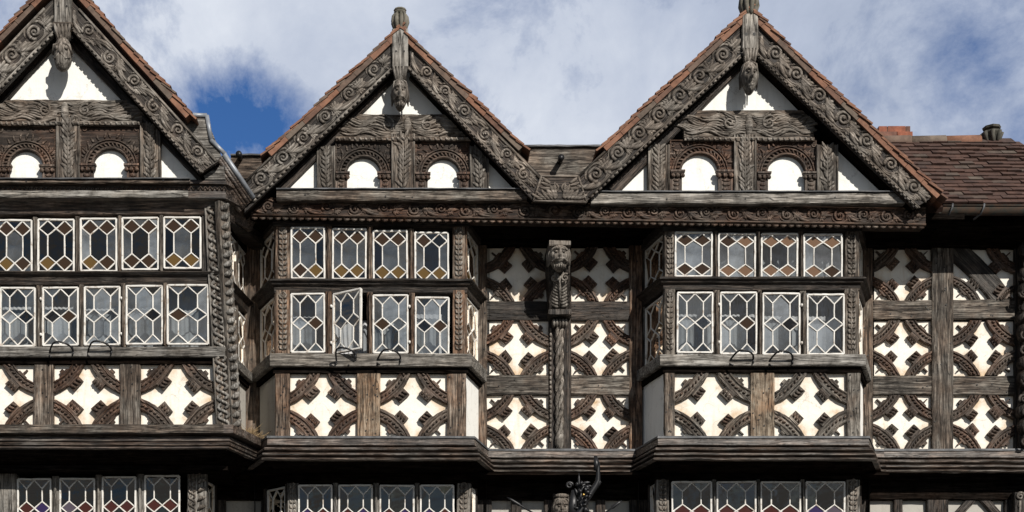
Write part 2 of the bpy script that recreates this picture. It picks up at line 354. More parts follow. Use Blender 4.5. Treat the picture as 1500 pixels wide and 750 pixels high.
def scroll_unit(mb, F, u0, L, w, sgn, n, m=0, rnd=0.1):
    """one running-scroll unit of length L inside a band of width w centred on v=0 (F is band-aligned)"""
    q = random.uniform; c = (u0 + L * (0.50 + q(-.03, .03)), sgn * w * (0.06 + q(-.03, .03))); r = w * q(0.34, 0.41)
    spiral(mb, F, c[0], c[1], n + .004, r, r * 0.20, (-2.2 if sgn > 0 else 2.2) + q(-.5, .5), q(1.15, 1.6), w * 0.095, w * 0.055, -sgn, m, 0.9)
    mb.blob(F, c[0], c[1], n + 0.012, w * 0.085, w * 0.085, w * 0.10, m=m)
    # stem sweeping in from the last unit, doubled
    for dv, th in ((0, .095), (.15, .06)):
        pts = []; rr = []
        for i in range(11):
            t = i / 10; pts.append((u0 - L * 0.30 + t * L * 0.66, sgn * w * (-0.40 + dv + 0.62 * (1 - t) ** 2.2 * (1 if dv == 0 else .8)), n)); rr.append(w * (0.03 + th * math.sin(math.pi * (.15 + .7 * t))))
        mb.tube(pts, rr, 6, m, 0.95, F)
    for j in range(3):       # flowing strands that wrap round the volute and run on
        pts = []; rr = []
        for i in range(12):
            t = i / 11; a = sgn * (-2.6 + 3.6 * t); rad = r * (1.22 + .10 * j) * (1 + .55 * max(0, t - .6))
            pts.append((c[0] + rad * math.cos(a) * (1.05 + .1 * j), max(-.49 * w, min(.49 * w, c[1] + rad * math.sin(a))), n - .002)); rr.append(w * (.018 + .030 * math.sin(math.pi * (.1 + .85 * t))))
        if j != 1 or random.random() > .4: mb.tube(pts, rr, 5, m, 0.9, F)
    # long leaf over the volute, with a hooked tip
    pts = []; rr = []
    for i in range(11):
        a = 2.9 - 2.9 * i / 10; pts.append((c[0] + r * 1.36 * math.cos(a), max(-.49 * w, min(.49 * w, c[1] + sgn * r * 1.18 * math.sin(a))), n)); rr.append(w * (0.025 + 0.055 * math.sin(math.pi * i / 10)))
    mb.tube(pts, rr, 6, m, 0.9, F)
    bx = u0 + L * 0.98
    for k in range(5):
        a = (k - 2) * 0.42 + q(-.06, .06)
        leaf(mb, F, bx - L * 0.10, sgn * -w * 0.12, n + .002, (math.pi / 2 - 0.25 + a) * sgn, w * q(0.42, 0.60), w * 0.078, q(.5, 1.1) * -sgn, m)
    for k in range(4):
        leaf(mb, F, bx - L * 0.16, -sgn * w * 0.10, n, -sgn * (0.6 + k * 0.5), w * q(0.28, 0.40), w * 0.065, q(.4, .9) * sgn, m)
    for k in range(3):
        leaf(mb, F, c[0] + r * .9, -sgn * w * (.1 + .09 * k), n, sgn * (-.5 + .3 * k), w * .25, w * .04, .5 * sgn, m)
    for k in range(2):
        mb.tube([(bx - L * 0.22 + k * w * 0.12, -w * 0.14, n + 0.010), (bx - L * 0.10 + k * w * 0.12, w * 0.18, n + 0.010)], w * 0.04, 5, m, 0.9, F)
def band(mb, O, A, B, w, unit, n=0.0, m=0, flip=True, both=1):
    """running scrolls from A to B ((x,z) points on plane frame O)"""
    A, B = Vector(A), Vector(B); d = (B - A).normalized(); L = (B - A).length
    F = Fr(O(A.x, A.y, n), O.U * d.x + O.V * d.y, -O.U * d.y + O.V * d.x, O.N)
    k = max(1, round(L / unit)); u = L / k
    wt = [random.uniform(.82, 1.2) for _ in range(k)]; sm = sum(wt); pos = 0
    for i in range(k):
        ui = L * wt[i] / sm; scroll_unit(mb, F, pos, ui, w, (1 if (i % 2 == 0 or (not flip and random.random() > .3)) else -1) * both, 0.002, m); pos += ui
    return F, L
def leaf_chain(mb, F, u, v0, v1, w, n, m=0, step=0.055):
    k = int((v1 - v0) / step)
    for i in range(k):
        v = v0 + (i + 0.3) * (v1 - v0) / k
        for sg in (-1, 1):
            mb.tube([(u + sg * w * 0.42, v + step * 0.7, n), (u + sg * w * 0.30, v + step * 0.15, n + 0.004), (u + sg * w * 0.05, v - step * 0.05, n)], [w * 0.12, w * 0.17, w * 0.1], 5, m, 0.8, F)
    mb.tube([(u, v0, n), (u, v1, n)], w * 0.06, 5, m, 0.8, F)
def guilloche(mb, F, p0, p1, w, n, m=0, step=0.085):
    """row of linked S shapes along a leaning post"""
    p0, p1 = Vector(p0), Vector(p1); L = (p1 - p0).length; d = (p1 - p0) / L; q = Vector((-d.y, d.x)); k = int(L / step)
    for i in range(k):
        pts = []
        for j in range(9):
            t = j / 8; a = (t - 0.5) * 2
            c = p0 + d * ((i + 0.5 + a * 0.75) * L / k) + q * (w * 0.42 * math.sin(a * math.pi * 0.9))
            pts.append((c.x, c.y, n))
        mb.tube(pts, w * 0.135, 6, m, 1.0, F)
def face_head(mb, F, u, v, n, w, h, d, beard=False, m=0):
    """carved head: front bulges towards +N; v is the head centre"""
    vs, fs = [], []; NU, NV = 44, 44
    def g(x, y, cx, cy, sx, sy): return math.exp(-((x - cx) / sx) ** 2 - ((y - cy) / sy) ** 2)
    for i in range(NV + 1):
        th = math.pi * i / NV
        for j in range(NU):
            ph = 2 * math.pi * j / NU
            x = math.sin(th) * math.cos(ph); z = math.sin(th) * math.sin(ph); y = math.cos(th)
            sx = 1.0 if y > -0.1 else 1 - 0.28 * ((-0.1 - y) / 0.9)
            k = 0.0
            if z > -0.1:
                k += 0.50 * g(x, y, 0, -0.06, .14, .26) + 0.25 * g(x, y, 0, -.2, .22, .1)       # nose
                k -= 0.42 * (g(x, y, -.36, .16, .22, .13) + g(x, y, .36, .16, .22, .13))           # sockets
                k += 0.28 * (g(x, y, -.36, .15, .12, .07) + g(x, y, .36, .15, .12, .07))          # eyes
                k += 0.26 * (g(x, y, -.35, .37, .28, .08) + g(x, y, .35, .37, .28, .08))        # brows
                k += 0.15 * g(x, y, 0, -.42, .25, .05) - 0.34 * g(x, y, 0, -.50, .28, .04) + 0.18 * g(x, y, 0, -.57, .22, .06)
                k += 0.12 * (g(x, y, -.5, -.2, .2, .2) + g(x, y, .5, -.2, .2, .2)) + .1 * g(x, y, 0, -.85, .3, .14)
                if beard: k += 0.34 * (g(x, y, -.25, -.38, .24, .08) + g(x, y, .25, -.38, .24, .08)) + .12 * math.sin(9 * x) * g(x, y, 0, -.8, .5, .2)
            vs.append(F(u + x * sx * w / 2, v + y * h / 2, n + z * d + max(z, 0) ** 0 * k * d * 0.9))
    for i in range(NV):
        for j in range(NU): fs.append((i * NU + j, i * NU + (j + 1) % NU, (i + 1) * NU + (j + 1) % NU, (i + 1) * NU + j))
    mb.add(vs, fs, m, True)
    for sg in (-1, 1):       # brows, lids, moustache
        zf = n + d
        mb.tube([(u + sg * w * .07, v + h * .17, zf * 1.0), (u + sg * w * .2, v + h * .21, zf - d * .05), (u + sg * w * .36, v + h * .14, zf - d * .3)], [w * .03, w * .04, w * .02], 6, m, 1, F)
        mb.blob(F, u + sg * w * .18, v + h * .085, zf - d * .12, w * .085, h * .030, d * .12, 0, m)
        if beard:
            mb.tube([(u + sg * w * .02, v - h * .17, zf + d * .12), (u + sg * w * .18, v - h * .17, zf + d * .05), (u + sg * w * .34, v - h * .23, zf - d * .25), (u + sg * w * .40, v - h * .17, zf - d * .4)], [w * .06, w * .065, w * .04, w * .015], 7, m, 1, F)
            for k in range(3): mb.tube([(u + sg * w * (.05 + .1 * k), v - h * .33, zf - d * (.1 + .12 * k)), (u + sg * w * (.05 + .09 * k), v - h * .48, zf - d * (.35 + .1 * k))], [w * .05, w * .02], 6, m, 1, F)
    for sg in (-1, 1):       # hair locks down the sides
        for k in range(3):
            a = w * (0.45 + 0.03 * k)
            mb.tube([(u + sg * a * 0.1, v + h * 0.48, n + d * .35), (u + sg * a * .8, v + h * 0.40, n + d * (.35 - .25 * k)), (u + sg * a * 1.08, v + h * .1, n + d * (.1 - .3 * k)), (u + sg * a, v - h * 0.25, n + d * (0 - .3 * k))], [w * .05, w * .06, w * .06, w * .04], 6, m, 1, F)

# ------------------------------------------------------------------ cornice sweep
def sweep(mb, prof, path, m=0):
    """prof: (outward, z) from top to bottom; path: plan points, outward is to the right of travel"""
    k = len(path); P = [Vector(p) for p in path]; cols = []
    for i in range(k):
        ns = []
        for a, b in ((i - 1, i), (i, i + 1)):
            if 0 <= a and b < k:
                d = (P[b] - P[a]).normalized(); ns.append(Vector((d.y, -d.x)))
        if len(ns) == 2:
            bis = (ns[0] + ns[1]).normalized(); mit = bis / max(0.35, bis.dot(ns[0]))
        else: mit = ns[0]
        cols.append((P[i], mit))
    # subdivide long runs so worn edges wander
    out = []
    for i in range(k - 1):
        L = (P[i + 1] - P[i]).length; q = max(1, int(L / 0.25))
        for j in range(q):
            t = j / q; out.append((cols[i][0].lerp(cols[i + 1][0], t), cols[i][1].lerp(cols[i + 1][1], t) if j == 0 else None, i))
    out.append((cols[-1][0], cols[-1][1], k - 2))
    vs = []; np_ = len(prof)
    for (p, mit, i) in out:
        if mit is None:
            d = (P[i + 1] - P[i]).normalized(); mit = Vector((d.y, -d.x))
            # mid-run points: plain normal
        ez = random.uniform(-0.003, 0.003)
        for (o, z) in prof:
            e = random.uniform(-0.002, 0.002)
            q = p + mit * (o + e); vs.append((q.x, q.y, z + ez))
    fs = [(i * np_ + j, i * np_ + j + 1, (i + 1) * np_ + j + 1, (i + 1) * np_ + j) for i in range(len(out) - 1) for j in range(np_ - 1)]
    mb.add(vs, fs, m)
    mb.add([vs[j] for j in range(np_)], [list(range(np_))], m); mb.add([vs[-np_ + j] for j in range(np_)], [list(range(np_))[::-1]], m)

# ------------------------------------------------------------------ windows
def lattice(kind):
    if kind == 'top':
        P = [([(0, 0), (.25, 0), (0, .16)], 0), ([(.25, 0), (.75, 0), (.5, .16)], 0), ([(.75, 0), (1, 0), (1, .16)], 0),
             ([(.25, 0), (.5, .16), (.25, .30), (0, .16)], 1), ([(.75, 0), (1, .16), (.75, .30), (.5, .16)], 1),
             ([(0, .16), (.25, .30), (.25, .70), (0, .84)], 0), ([(.5, .16), (.75, .30), (.75, .70), (.5, .84), (.25, .70), (.25, .30)], 0),
             ([(1, .16), (1, .84), (.75, .70), (.75, .30)], 0),
             ([(.25, .70), (.5, .84), (.25, 1), (0, .84)], 2), ([(.75, .70), (1, .84), (.75, 1), (.5, .84)], 2),
             ([(0, .84), (.25, 1), (0, 1)], 0), ([(.5, .84), (.75, 1), (.25, 1)], 0), ([(1, .84), (1, 1), (.75, 1)], 0)]
    else:
        P = [([(0, 0), (.5, 0), (.25, .15)], 0), ([(.5, 0), (1, 0), (.75, .15)], 0),
             ([(0, 0), (.25, .15), (.25, .38), (0, .5)], 0), ([(.5, 0), (.75, .15), (.75, .38), (.5, .5), (.25, .38), (.25, .15)], 0),
             ([(1, 0), (1, .5), (.75, .38), (.75, .15)], 0),
             ([(0, .5), (.25, .38), (.5, .5), (.25, .62)], 3), ([(.5, .5), (.75, .38), (1, .5), (.75, .62)], 3),
             ([(0, .5), (.25, .62), (.25, .85), (0, 1)], 0), ([(.5, .5), (.75, .62), (.75, .85), (.5, 1), (.25, .85), (.25, .62)], 0),
             ([(1, .5), (1, 1), (.75, .85), (.75, .62)], 0),
             ([(0, 1), (.25, .85), (.5, 1)], 0), ([(.5, 1), (.75, .85), (1, 1)], 0)]
    return P
def window(F, u0, u1, v0, v1, kind, parent, pal, label=None, n=0.0, stay=False, hinge=0):
    """leaded casement: painted frame and cames, with its quarries as a sub-part. v0 bottom, v1 top"""
    mb = MB(); W, H = u1 - u0, v1 - v0; fw = 0.0195 * min(1, W / 0.3)
    sk = [random.uniform(-0.004, 0.004) for _ in range(4)]
    def q(a, b): return (u0 + W * a + sk[0] * b, v1 - H * b + sk[1] * a + sk[2] * a * b)
    def bar(a, b, w, t0, t1): mb.timber(F, a, b, w, t0, t1, jit=0.0018, bev=0.003, step=0.08)
    c = [q(0, 0), q(1, 0), q(1, 1), q(0, 1)]
    for i in range(4): bar(c[i], c[(i + 1) % 4], fw, n - 0.02, n + 0.016)
    i0, i1, j0, j1 = fw * .5 / W, 1 - fw * .5 / W, fw * .5 / H, 1 - fw * .5 / H
    def g(a, b): return q(i0 + a * (i1 - i0), j0 + b * (j1 - j0))
    seen = set(); polys = lattice(kind)
    cw = 0.0128 * min(1, W / 0.3) * (1.0 if W > .25 else 1.3)
    for P, _ in polys:
        for i in range(len(P)):
            a, b = P[i], P[(i + 1) % len(P)]; key = tuple(sorted((a, b)))
            if key in seen: continue
            seen.add(key)
            if (a[0] == b[0] and a[0] in (0, 1)) or (a[1] == b[1] and a[1] in (0, 1)): continue
            jt = lambda p: (p[0] + random.uniform(-.006, .006), p[1] + random.uniform(-.004, .004))
            bar(g(*a), g(*b), cw * random.uniform(.9, 1.15), n - 0.006, n + 0.009)
    hs = []
    if hinge:
        uu = u0 - 0.022 if hinge < 0 else u1 + 0.022
        for t in (0.2, 0.82): mb.blob(F, uu, v1 - H * t, n + 0.02, 0.016, 0.02, 0.02); mb.box(F, uu - .02, uu + .02, v1 - H * t - .008, v1 - H * t + .008, n, n + .016)
    o = mb.build('window', ['paint'], parent, V90, label)
    gb = MB()
    for P, role in polys:
        tx, ty = random.gauss(0, 0.028), random.gauss(0, 0.028)
        cu = sum(p[0] for p in P) / len(P); cv = sum(p[1] for p in P) / len(P)
        mi = pal(role)
        gb.add([F(*g(*p), n + tx * (p[0] - cu) * W + ty * (p[1] - cv) * H) for p in P], [list(range(len(P)))], mi)
    gb.build('window_pane', GL, o, 0)
    if stay:
        sb = MB(); cu = u0 + W * (0.55 if stay > 0 else 0.45); r = 0.135; pts = []
        for i in range(15):
            a = R(-15 + 215 * i / 14); pts.append((cu + r * 0.95 * math.cos(a) + .012 * math.sin(3 * a), v0 - 0.095 + 0.085 * math.sin(a), n + 0.05 + 0.12 * max(0, math.sin(a))))
        pts.append((cu - r * .93, v0 - .14, n + .07)); pts.append((cu - r * .75, v0 - .155, n + .09))
        sb.tube(pts, 0.0105, 6, 0, 1, F)
        sb.tube([(cu + r * .9, v0 - .02, n + .05), (cu + r * 1.0, v0 - .09, n + .06), (cu + r * .95, v0 - .13, n + .08)], 0.009, 6, 0, 1, F)
        sb.build('window_stay', ['iron'], o, 0)
    return o
def clear(a=.5, b=.85):
    x = random.random(); return 0 if x < a else 8 if x < b else 9 if x < .97 else 3
def pal_top(lit=0.3):
    def f(role):
        x = random.random()
        if role == 0: return clear(.6, .95)
        if role == 1: return 2 if x < .7 else 3 if x < .85 else 4
        return 1 if x < lit else 2 if x < .85 else 3
    return f
def pal_right(role):
    x = random.random()
    if role == 0: return clear(.1, .6)
    return 4 if x < .75 else 2
def pal_low(role):
    if role == 3: return random.choice([0, 8, 9, 3, 2])
    return clear(.35, .75)
def pal_ground(role):
    if role == 3: return random.choice([5, 5, 5, 5, 5, 6, 7])
    return 0

# ------------------------------------------------------------------ quatrefoil panels
def brace(F, cu, cv, su, sv, rx, ry, parent, n=0.0, t=0.05, mat='carve_brown', cusp=0):
    """flat-curved brace across a cell corner, with a knobbed outer block and an inner cusp"""
    mb = MB(); q_ = random.uniform; small = ry < .345
    c0 = q_(.45, .62); end = q_(.90, .965); Ro = math.hypot(end + c0, c0); wd = q_(.31, .37) if not small else q_(.32, .39)
    def P(rho, tt):
        a0 = math.asin(min(.99, c0 / rho)); a = a0 + (math.pi / 2 - 2 * a0) * tt
        return (cu + su * rx * (-c0 + rho * math.cos(a)), cv + sv * ry * (-c0 + rho * math.sin(a)))
    prof = [(0, 0), (0, t * .75), (.12, t), (.22, t * .72), (.66, t * .72), (.76, t), (.93, t * .97), (1, t * .7), (1, 0)]
    K = 16; vs = []
    for i in range(K + 1):
        w_ = q_(-.006, .006)
        for (f, h) in prof:
            p = P(Ro - wd * (1 - f) + w_ + q_(-.004, .004), i / K)
            vs.append(F(p[0], p[1], n + h + q_(-.002, .002)))
    q = len(prof)
    mb.add(vs, [(i * q + j, i * q + j + 1, (i + 1) * q + j + 1, (i + 1) * q + j) for i in range(K) for j in range(q - 1)] + [list(range(q)), [K * q + j for j in range(q)][::-1]], 0)
    for i in range(8):        # twisted run of knobs along the brace
        p = P(Ro - wd * .56, (i + .5) / 8); p2 = P(Ro - wd * .56, (i + .7) / 8)
        mb.blob(F, p[0], p[1], n + t * .82, 0.024, 0.012, 0.016, math.atan2(p2[1] - p[1], p2[0] - p[0]) + 0.55, 1, 7, 4)
    m = Ro / math.sqrt(2) - c0; d = Vector((su * rx * m, sv * ry * m)); L = d.length; d /= L; p = Vector((-d.y, d.x)); c = Vector((cu, cv))
    sh = p * q_(-.025, .025)
    hw = q_(.062, .078) if not small else q_(.052, .074); l0, l1 = L - .02, L + q_(.078, .098)
    sk = q_(-.007, .007)
    pts = [c + d * l0 - p * hw, c + d * l0 + p * hw, c + d * (l1 + sk) + p * hw, c + d * (l1 - sk) - p * hw]
    mb.prism(F, [tuple(x + sh) for x in pts], n, n + t * q_(.85, 1.1), 0)
    for k in (-1, 0, 1):
        e = c + sh + d * ((l0 + l1) / 2 + .012) + p * (k * hw * .62)
        mb.blob(F, e.x, e.y, n + t * 1.05, 0.040, 0.017, 0.022, math.atan2(d.y, d.x) + 0.4, 1, 7, 4)
    # inner cusp: stepped shoulder or a small spike aimed at the corner
    l2 = L - wd * (rx + ry) / 2 * .96
    steps = ((0.03, 0.055), (0.062, 0.022)) if random.random() < (.8 if not small else .35) else ((0.022, 0.045), (0.085, 0.006))
    for (dd, h) in steps:
        pts = [c + d * l2 - p * h * 1.45, c + d * l2 + p * h * 1.45, c + d * (l2 - dd) + p * h, c + d * (l2 - dd) - p * h]
        mb.prism(F, [tuple(x) for x in pts], n - (0 if h > .04 else .004), n + t * (.8 if h > .04 else .7), 0)
    rot = math.atan2(d.y, d.x)
    mb.build('carved_brace', [mat, 'carve_brown'], parent, rot + math.pi / 2)
def stained_panel(F, u0, u1, v0, v1, parent, mat='plaster', n=0.0, rings=True, label=None):
    mb = MB(); K = 26; rx, ry = (u1 - u0) / 2, (v1 - v0) / 2; vs = []
    for j in range(K + 1):
        for i in range(K + 1):
            u, v = u0 + (u1 - u0) * i / K, v0 + (v1 - v0) * j / K
            vs.append(F(u, v, n + random.uniform(-.001, .001)))
            s = 0
            if rings:
                for cu, cv in ((u0, v0), (u1, v0), (u0, v1), (u1, v1)):
                    r = (math.hypot(abs(u - cu) / rx + .6, abs(v - cv) / ry + .6) - .6) / 1.06
                    s = max(s, math.exp(-((r - 1.0) / 0.16) ** 2))
            e = min(u - u0, u1 - u, v - v0, v1 - v); s = max(s, 0.8 * math.exp(-e / 0.025))
            mb.stain[len(vs) - 1] = s
    mb.add(vs, [(j * (K + 1) + i, j * (K + 1) + i + 1, (j + 1) * (K + 1) + i + 1, (j + 1) * (K + 1) + i) for j in range(K) for i in range(K)])
    # a real thickness behind the face
    mb.box(F, u0, u1, v0, v1, n - 0.06, n - 0.004)
    return mb.build('plaster_panel', [mat], parent, 0, label)
def quatrefoil(F, u0, u1, v0, v1, parent, mat='carve_brown', t=0.05):
    stained_panel(F, u0, u1, v0, v1, parent)
    rx, ry = (u1 - u0) / 2, (v1 - v0) / 2
    for cu, su in ((u0, 1), (u1, -1)):
        for cv, sv in ((v0, 1), (v1, -1)): brace(F, cu, cv, su, sv, rx * 0.99, ry * 0.99, parent, 0, t, mat)

def timber_part(name, F, p0, p1, w, n0, n1, mat, parent, pegs=0, w1=None, bow=0.0, label=None):
    mb = MB(); mb.timber(F, p0, p1, w, n0, n1, w1=w1, bow=bow)
    a = Vector(p0); b = Vector(p1)
    for _ in range(pegs):
        t = random.uniform(.05, .95); c = a.lerp(b, t); mb.disc(F, c.x + random.uniform(-.3, .3) * w, c.y, n1, 0.009, m=1)
    return mb.build(name, [mat, 'peg'], parent, math.atan2(p1[1] - p0[1], p1[0] - p0[0]), label)

# ================================================================== THE BUILDING
HOTEL = empty('timber_framed_building', (X(700), 0, 0), 'tall black and white timber-framed building with three carved gables and leaded bay windows', 'building')
B = HOTEL
YB = -0.60          # bay window fronts
YG = -0.70          # gable plaster plane
YW = -1.00          # left wing window front

# ---- gables
def gable(YP, d, tri, tie, posts, arches, sill, side_tri, boards, tiles, raft):
    """YP plaster plane; everything in photo pixels on that plane, boards on the plane d in front"""
    F = facing(YP); P = lambda x, y, Y=YP: (X(x, Y), Z(y, Y))
    # plaster behind: one sheet per white field
    for poly in [tri] + side_tri:
        mb = MB(); mb.prism(F, [P(*p) for p in poly], -0.06, 0.0); mb.build('plaster_panel', ['white'], B)
    # tie beam with leafy carving
    x0, x1, y0, y1 = tie
    YT = YP - 0.05; FT = facing(YT); mb = MB()
    a, b = P(x0, (y0 + y1) / 2, YT), P(x1, (y0 + y1) / 2, YT); w = (y1 - y0) * S
    mb.timber(FT, a, b, w, -0.08, 0.0, jit=0.006)
    mid = (a[0] + b[0]) / 2; hl = (b[0] - a[0]) / 2
    for sg in (-1, 1):
        for q in range(9):       # long wavy acanthus strokes running out from the middle
            v0_ = -0.34 + .085 * q; st = random.uniform(.02, .10)
            while st < hl * .92:
                ln = random.uniform(.16, .30); pts = []; rr = []
                for i in range(8):
                    t = i / 7; uu = st + ln * t; env = 1 - .55 * (uu / hl) ** 2
                    vv = w * (v0_ * env + .09 * math.sin(uu * 17 + q * .35) + (.10 * (t ** 3) if q > 4 else -.06 * t ** 3))
                    pts.append((mid + sg * uu, a[1] + max(-w * .42, min(w * .46, vv)), .003)); rr.append(.004 + .013 * math.sin(math.pi * (.1 + .85 * t)))
                mb.tube(pts, rr, 5, 1, 1.2, FT); st += ln * random.uniform(.75, 1.1)
        spiral(mb, FT, mid + sg * .22, a[1] + w * .05, 0.014, w * .26, w * .06, 1, 1.4, .016, .01, sg, 1, 1.1)
    mb.blob(FT, mid, a[1], .0, .05, w * .42, .03, m=1)
    mb.timber(FT, (a[0], a[1] - w * .5), (b[0], b[1] - w * .5), 0.045, -0.02, 0.035, m=0)
    for k in range(int((b[0] - a[0]) / 0.06)):
        leaf(mb, FT, a[0] + .03 + k * .06, a[1] - w * .5 + .012, 0.036, -1.2, 0.04, 0.011, .4, 1)
    mb.build('tie_beam', ['oak', 'carve'], B)
    # posts with carved leaves
    for (px0, px1, py0, py1) in posts:
        YQ = YP - 0.07; FQ = facing(YQ); mb = MB(); u0, u1 = X(px0, YQ), X(px1, YQ); v0, v1 = Z(py1, YQ), Z(py0, YQ)
        mb.timber(FQ, ((u0 + u1) / 2, v0), ((u0 + u1) / 2, v1), u1 - u0, -0.10, 0.0, jit=0.005)
        uc = (u0 + u1) / 2; ww = u1 - u0; k = int((v1 - v0) / 0.05)
        for i in range(k):
            v = v0 + .02 + i * (v1 - v0 - .03) / k
            for sg in (-1, 1):
                leaf(mb, FQ, uc + sg * .004, v, 0.004, math.pi / 2 - sg * random.uniform(.5, .9), ww * random.uniform(.36, .46), 0.014, sg * random.uniform(-.5, .9), 1)
        mb.tube([(uc, v0, .004), (uc, v1, .004)], .012, 5, 1, 1, FQ)
        for sg in (-1, 1): mb.tube([(uc + sg * ww * .46, v0, .002), (uc + sg * ww * .46, v1, .002)], .010, 5, 1, 1, FQ)
        mb.build('gable_post', ['oak', 'carve'], B, V90)
    # arched panels
    for (px0, px1, py0, py1, ax0, ax1, atop) in arches:
        YA = YP - 0.035; FA = facing(YA)
        u0, u1, v0, v1 = X(px0, YA), X(px1, YA), Z(py1, YA), Z(py0, YA)
        a0, a1, at = X(ax0, YA), X(ax1, YA), Z(atop, YA); ac = (a0 + a1) / 2; r = (a1 - a0) / 2; cz = at - r
        stained_panel(facing(YP), u0, u1, v0, v1, B, 'white', rings=False)
        mb = MB(); K = 16
        arc = [(ac + r * math.cos(math.pi * i / K), cz + r * math.sin(math.pi * i / K)) for i in range(K + 1)]
        # board with an arched opening, as quads from arch to border
        def outer(p):
            dx, dy = p[0] - ac, p[1] - cz
            s = min([(u1 - ac) / dx if dx > 1e-6 else 1e9, (u0 - ac) / dx if dx < -1e-6 else 1e9, (v1 - cz) / dy if dy > 1e-6 else 1e9])
            return (ac + dx * s, cz + dy * s)
        ring = [(a1, v0)] + arc + [(a0, v0)]; out = [(u1, v0)] + [outer(p) for p in arc] + [(u0, v0)]
        for i in range(len(ring) - 1):
            q = [ring[i], out[i], out[i + 1], ring[i + 1]]
            if abs(out[i][0] - out[i + 1][0]) > 1e-5 and abs(out[i][1] - out[i + 1][1]) > 1e-5 and 0 < i < len(ring) - 2:
                q = [ring[i], out[i], (u1 if out[i][0] > ac else u0, v1), out[i + 1], ring[i + 1]]
            mb.prism(FA, q, -0.03, 0.0)
        # mouldings round the arch with radial gouges
        for rr, tt in ((r + .018, .014), (r + .075, .011), (r + .105, .008)):
            mb.tube([(ac + rr * math.cos(math.pi * i / 18), cz + rr * math.sin(math.pi * i / 18), .008) for i in range(19)], tt, 6, 1, 1, FA)
        for i in range(17):
            t = math.pi * (i + .5) / 17
            mb.tube([(ac + (r + .028) * math.cos(t), cz + (r + .028) * math.sin(t), .006), (ac + (r + .068) * math.cos(t + .1), cz + (r + .068) * math.sin(t + .1), .01)], [.012, .009], 5, 1, 1, FA)
        for sg in (-1, 1):     # spandrel sprigs
            su = ac + sg * (r + .09)
            for k in range(4): leaf(mb, FA, su - sg * .02 * k, cz + r * .72 + .022 * k, .004, math.pi / 2 - sg * (.9 - k * .45), .07, .011, sg * .8, 1)
            spiral(mb, FA, su + sg * .01, v1 - .06, .005, .03, .008, 1, 1.3, .009, .006, sg, 1)
        for k in range(13):        # sprigs filling the ground above the arch
            t = .35 + (math.pi - .7) * k / 12; rr = r + .125
            bu, bv = ac + rr * math.cos(t), cz + rr * math.sin(t)
            if bv < v1 - .03 and u0 + .03 < bu < u1 - .03: leaf(mb, FA, bu, bv, .004, t + random.uniform(-.5, .5), min(.07, v1 - bv), .010, random.uniform(-1, 1), 1)
        mb.tube([(u0, v1 - .012, .004), (u1, v1 - .012, .004)], .012, 5, 1, 1, FA)
        for uu in (u0 + .008, u1 - .008): mb.tube([(uu, v0, .004), (uu, v1, .004)], .010, 5, 1, 1, FA)
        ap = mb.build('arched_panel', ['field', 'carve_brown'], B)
        for sg, (b0, b1) in ((-1, (u0 + .004, a0 + .035)), (1, (a1 - .035, u1 - .004))):      # capitals over little piers
            cb = MB(); zc = cz + .015
            cb.box(FA, b0, b1, zc - .022, zc, 0, .052); cb.box(FA, b0 + .006, b1 - .006, zc - .036, zc - .024, 0, .04)
            for k in range(3): cb.blob(FA, b0 + (b1 - b0) * (k + .5) / 3, zc - .060, .034, (b1 - b0) * .17, .026, .022, 0, 0, 8, 5)
            lo, hi = (b0, b1 - .032) if sg < 0 else (b0 + .032, b1)
            cb.box(FA, lo, hi, v0, zc - .08, 0, .022)
            for k in range(3): cb.blob(FA, (lo + hi) / 2, v0 + .035 + k * .05, .022, (hi - lo) * .3, .018, .014, 0, 0, 8, 4)
            cb.build('capital', ['carve_brown'], ap, V90)
    # sill board under the gable
    sx0, sx1, sy0, sy1 = sill[:4]
    YS = YP - sill[4]; FS = facing(YS)
    box_part('gable_sill', FS, X(sx0, YS), X(sx1, YS), Z(sy1, YS), Z(sy0, YS), -0.25, 0.0, 'oak_grey' if sx0 > 800 else 'oak', B, pegs=4)
    mb = MB(); mb.timber(FS, (X(sx0, YS), Z(sy0, YS) + .008), (X(sx1, YS), Z(sy0, YS) + .008), 0.014, -0.2, 0.02, bev=.003, jit=.002); mb.build('lead_flashing', ['lead'], B)
    # inner rafters beside the plaster, dark
    for (a, b, w) in raft: timber_part('rafter', F, P(*a), P(*b), w * S, -0.02, 0.05, 'oak_dark', B)
    # bargeboards
    YD = YP - d; FD = facing(YD); PD = lambda p: (X(p[0], YD), Z(p[1], YD))
    for (o0, o1, i1, i0) in boards:
        mb = MB(); q = [PD(o0), PD(o1), PD(i1), PD(i0)]
        mb.prism(FD, q, -0.05, 0.0)
        A = (Vector(q[0]) + Vector(q[3])) / 2; Bv = (Vector(q[1]) + Vector(q[2])) / 2
        dd = (Bv - A).normalized(); w = abs((Vector(q[0]) - Vector(q[3])).dot(Vector((-dd.y, dd.x)))); 
        if dd.x < 0: Aa, Bb = Bv, A
        else: Aa, Bb = A, Bv
        dv = (Bb - Aa).normalized(); pn = Vector((-dv.y, dv.x))
        band(mb, FD, Aa + dv * .08 + pn * .012, Bb - dv * .06 + pn * .012, w * .86, 0.335, 0.0, 1, flip=False, both=1)
        Lb = (Bb - Aa).length
        # plain upper fillet and beaded lower edge
        for off, tt in ((w * .47, .016), (-w * .40, .011)):
            pa, pb = Aa + pn * off, Bb + pn * off
            mb.tube([(pa.x, pa.y, .004), (pb.x, pb.y, .004)], tt, 6, 1, 1, FD)
        k = int(Lb / .062)
        for i in range(k):
            c0 = Aa - pn * (w * .465) + dv * (Lb * (i + .15) / k); c1 = Aa - pn * (w * .465) + dv * (Lb * (i + .8) / k)
            mb.tube([(c0.x, c0.y, .006), (c1.x, c1.y, .008)], [.014, .012], 6, 1, 1, FD)
        mb.build('bargeboard', ['oak_dark', 'carve'], B, math.atan2(dv.y, dv.x))
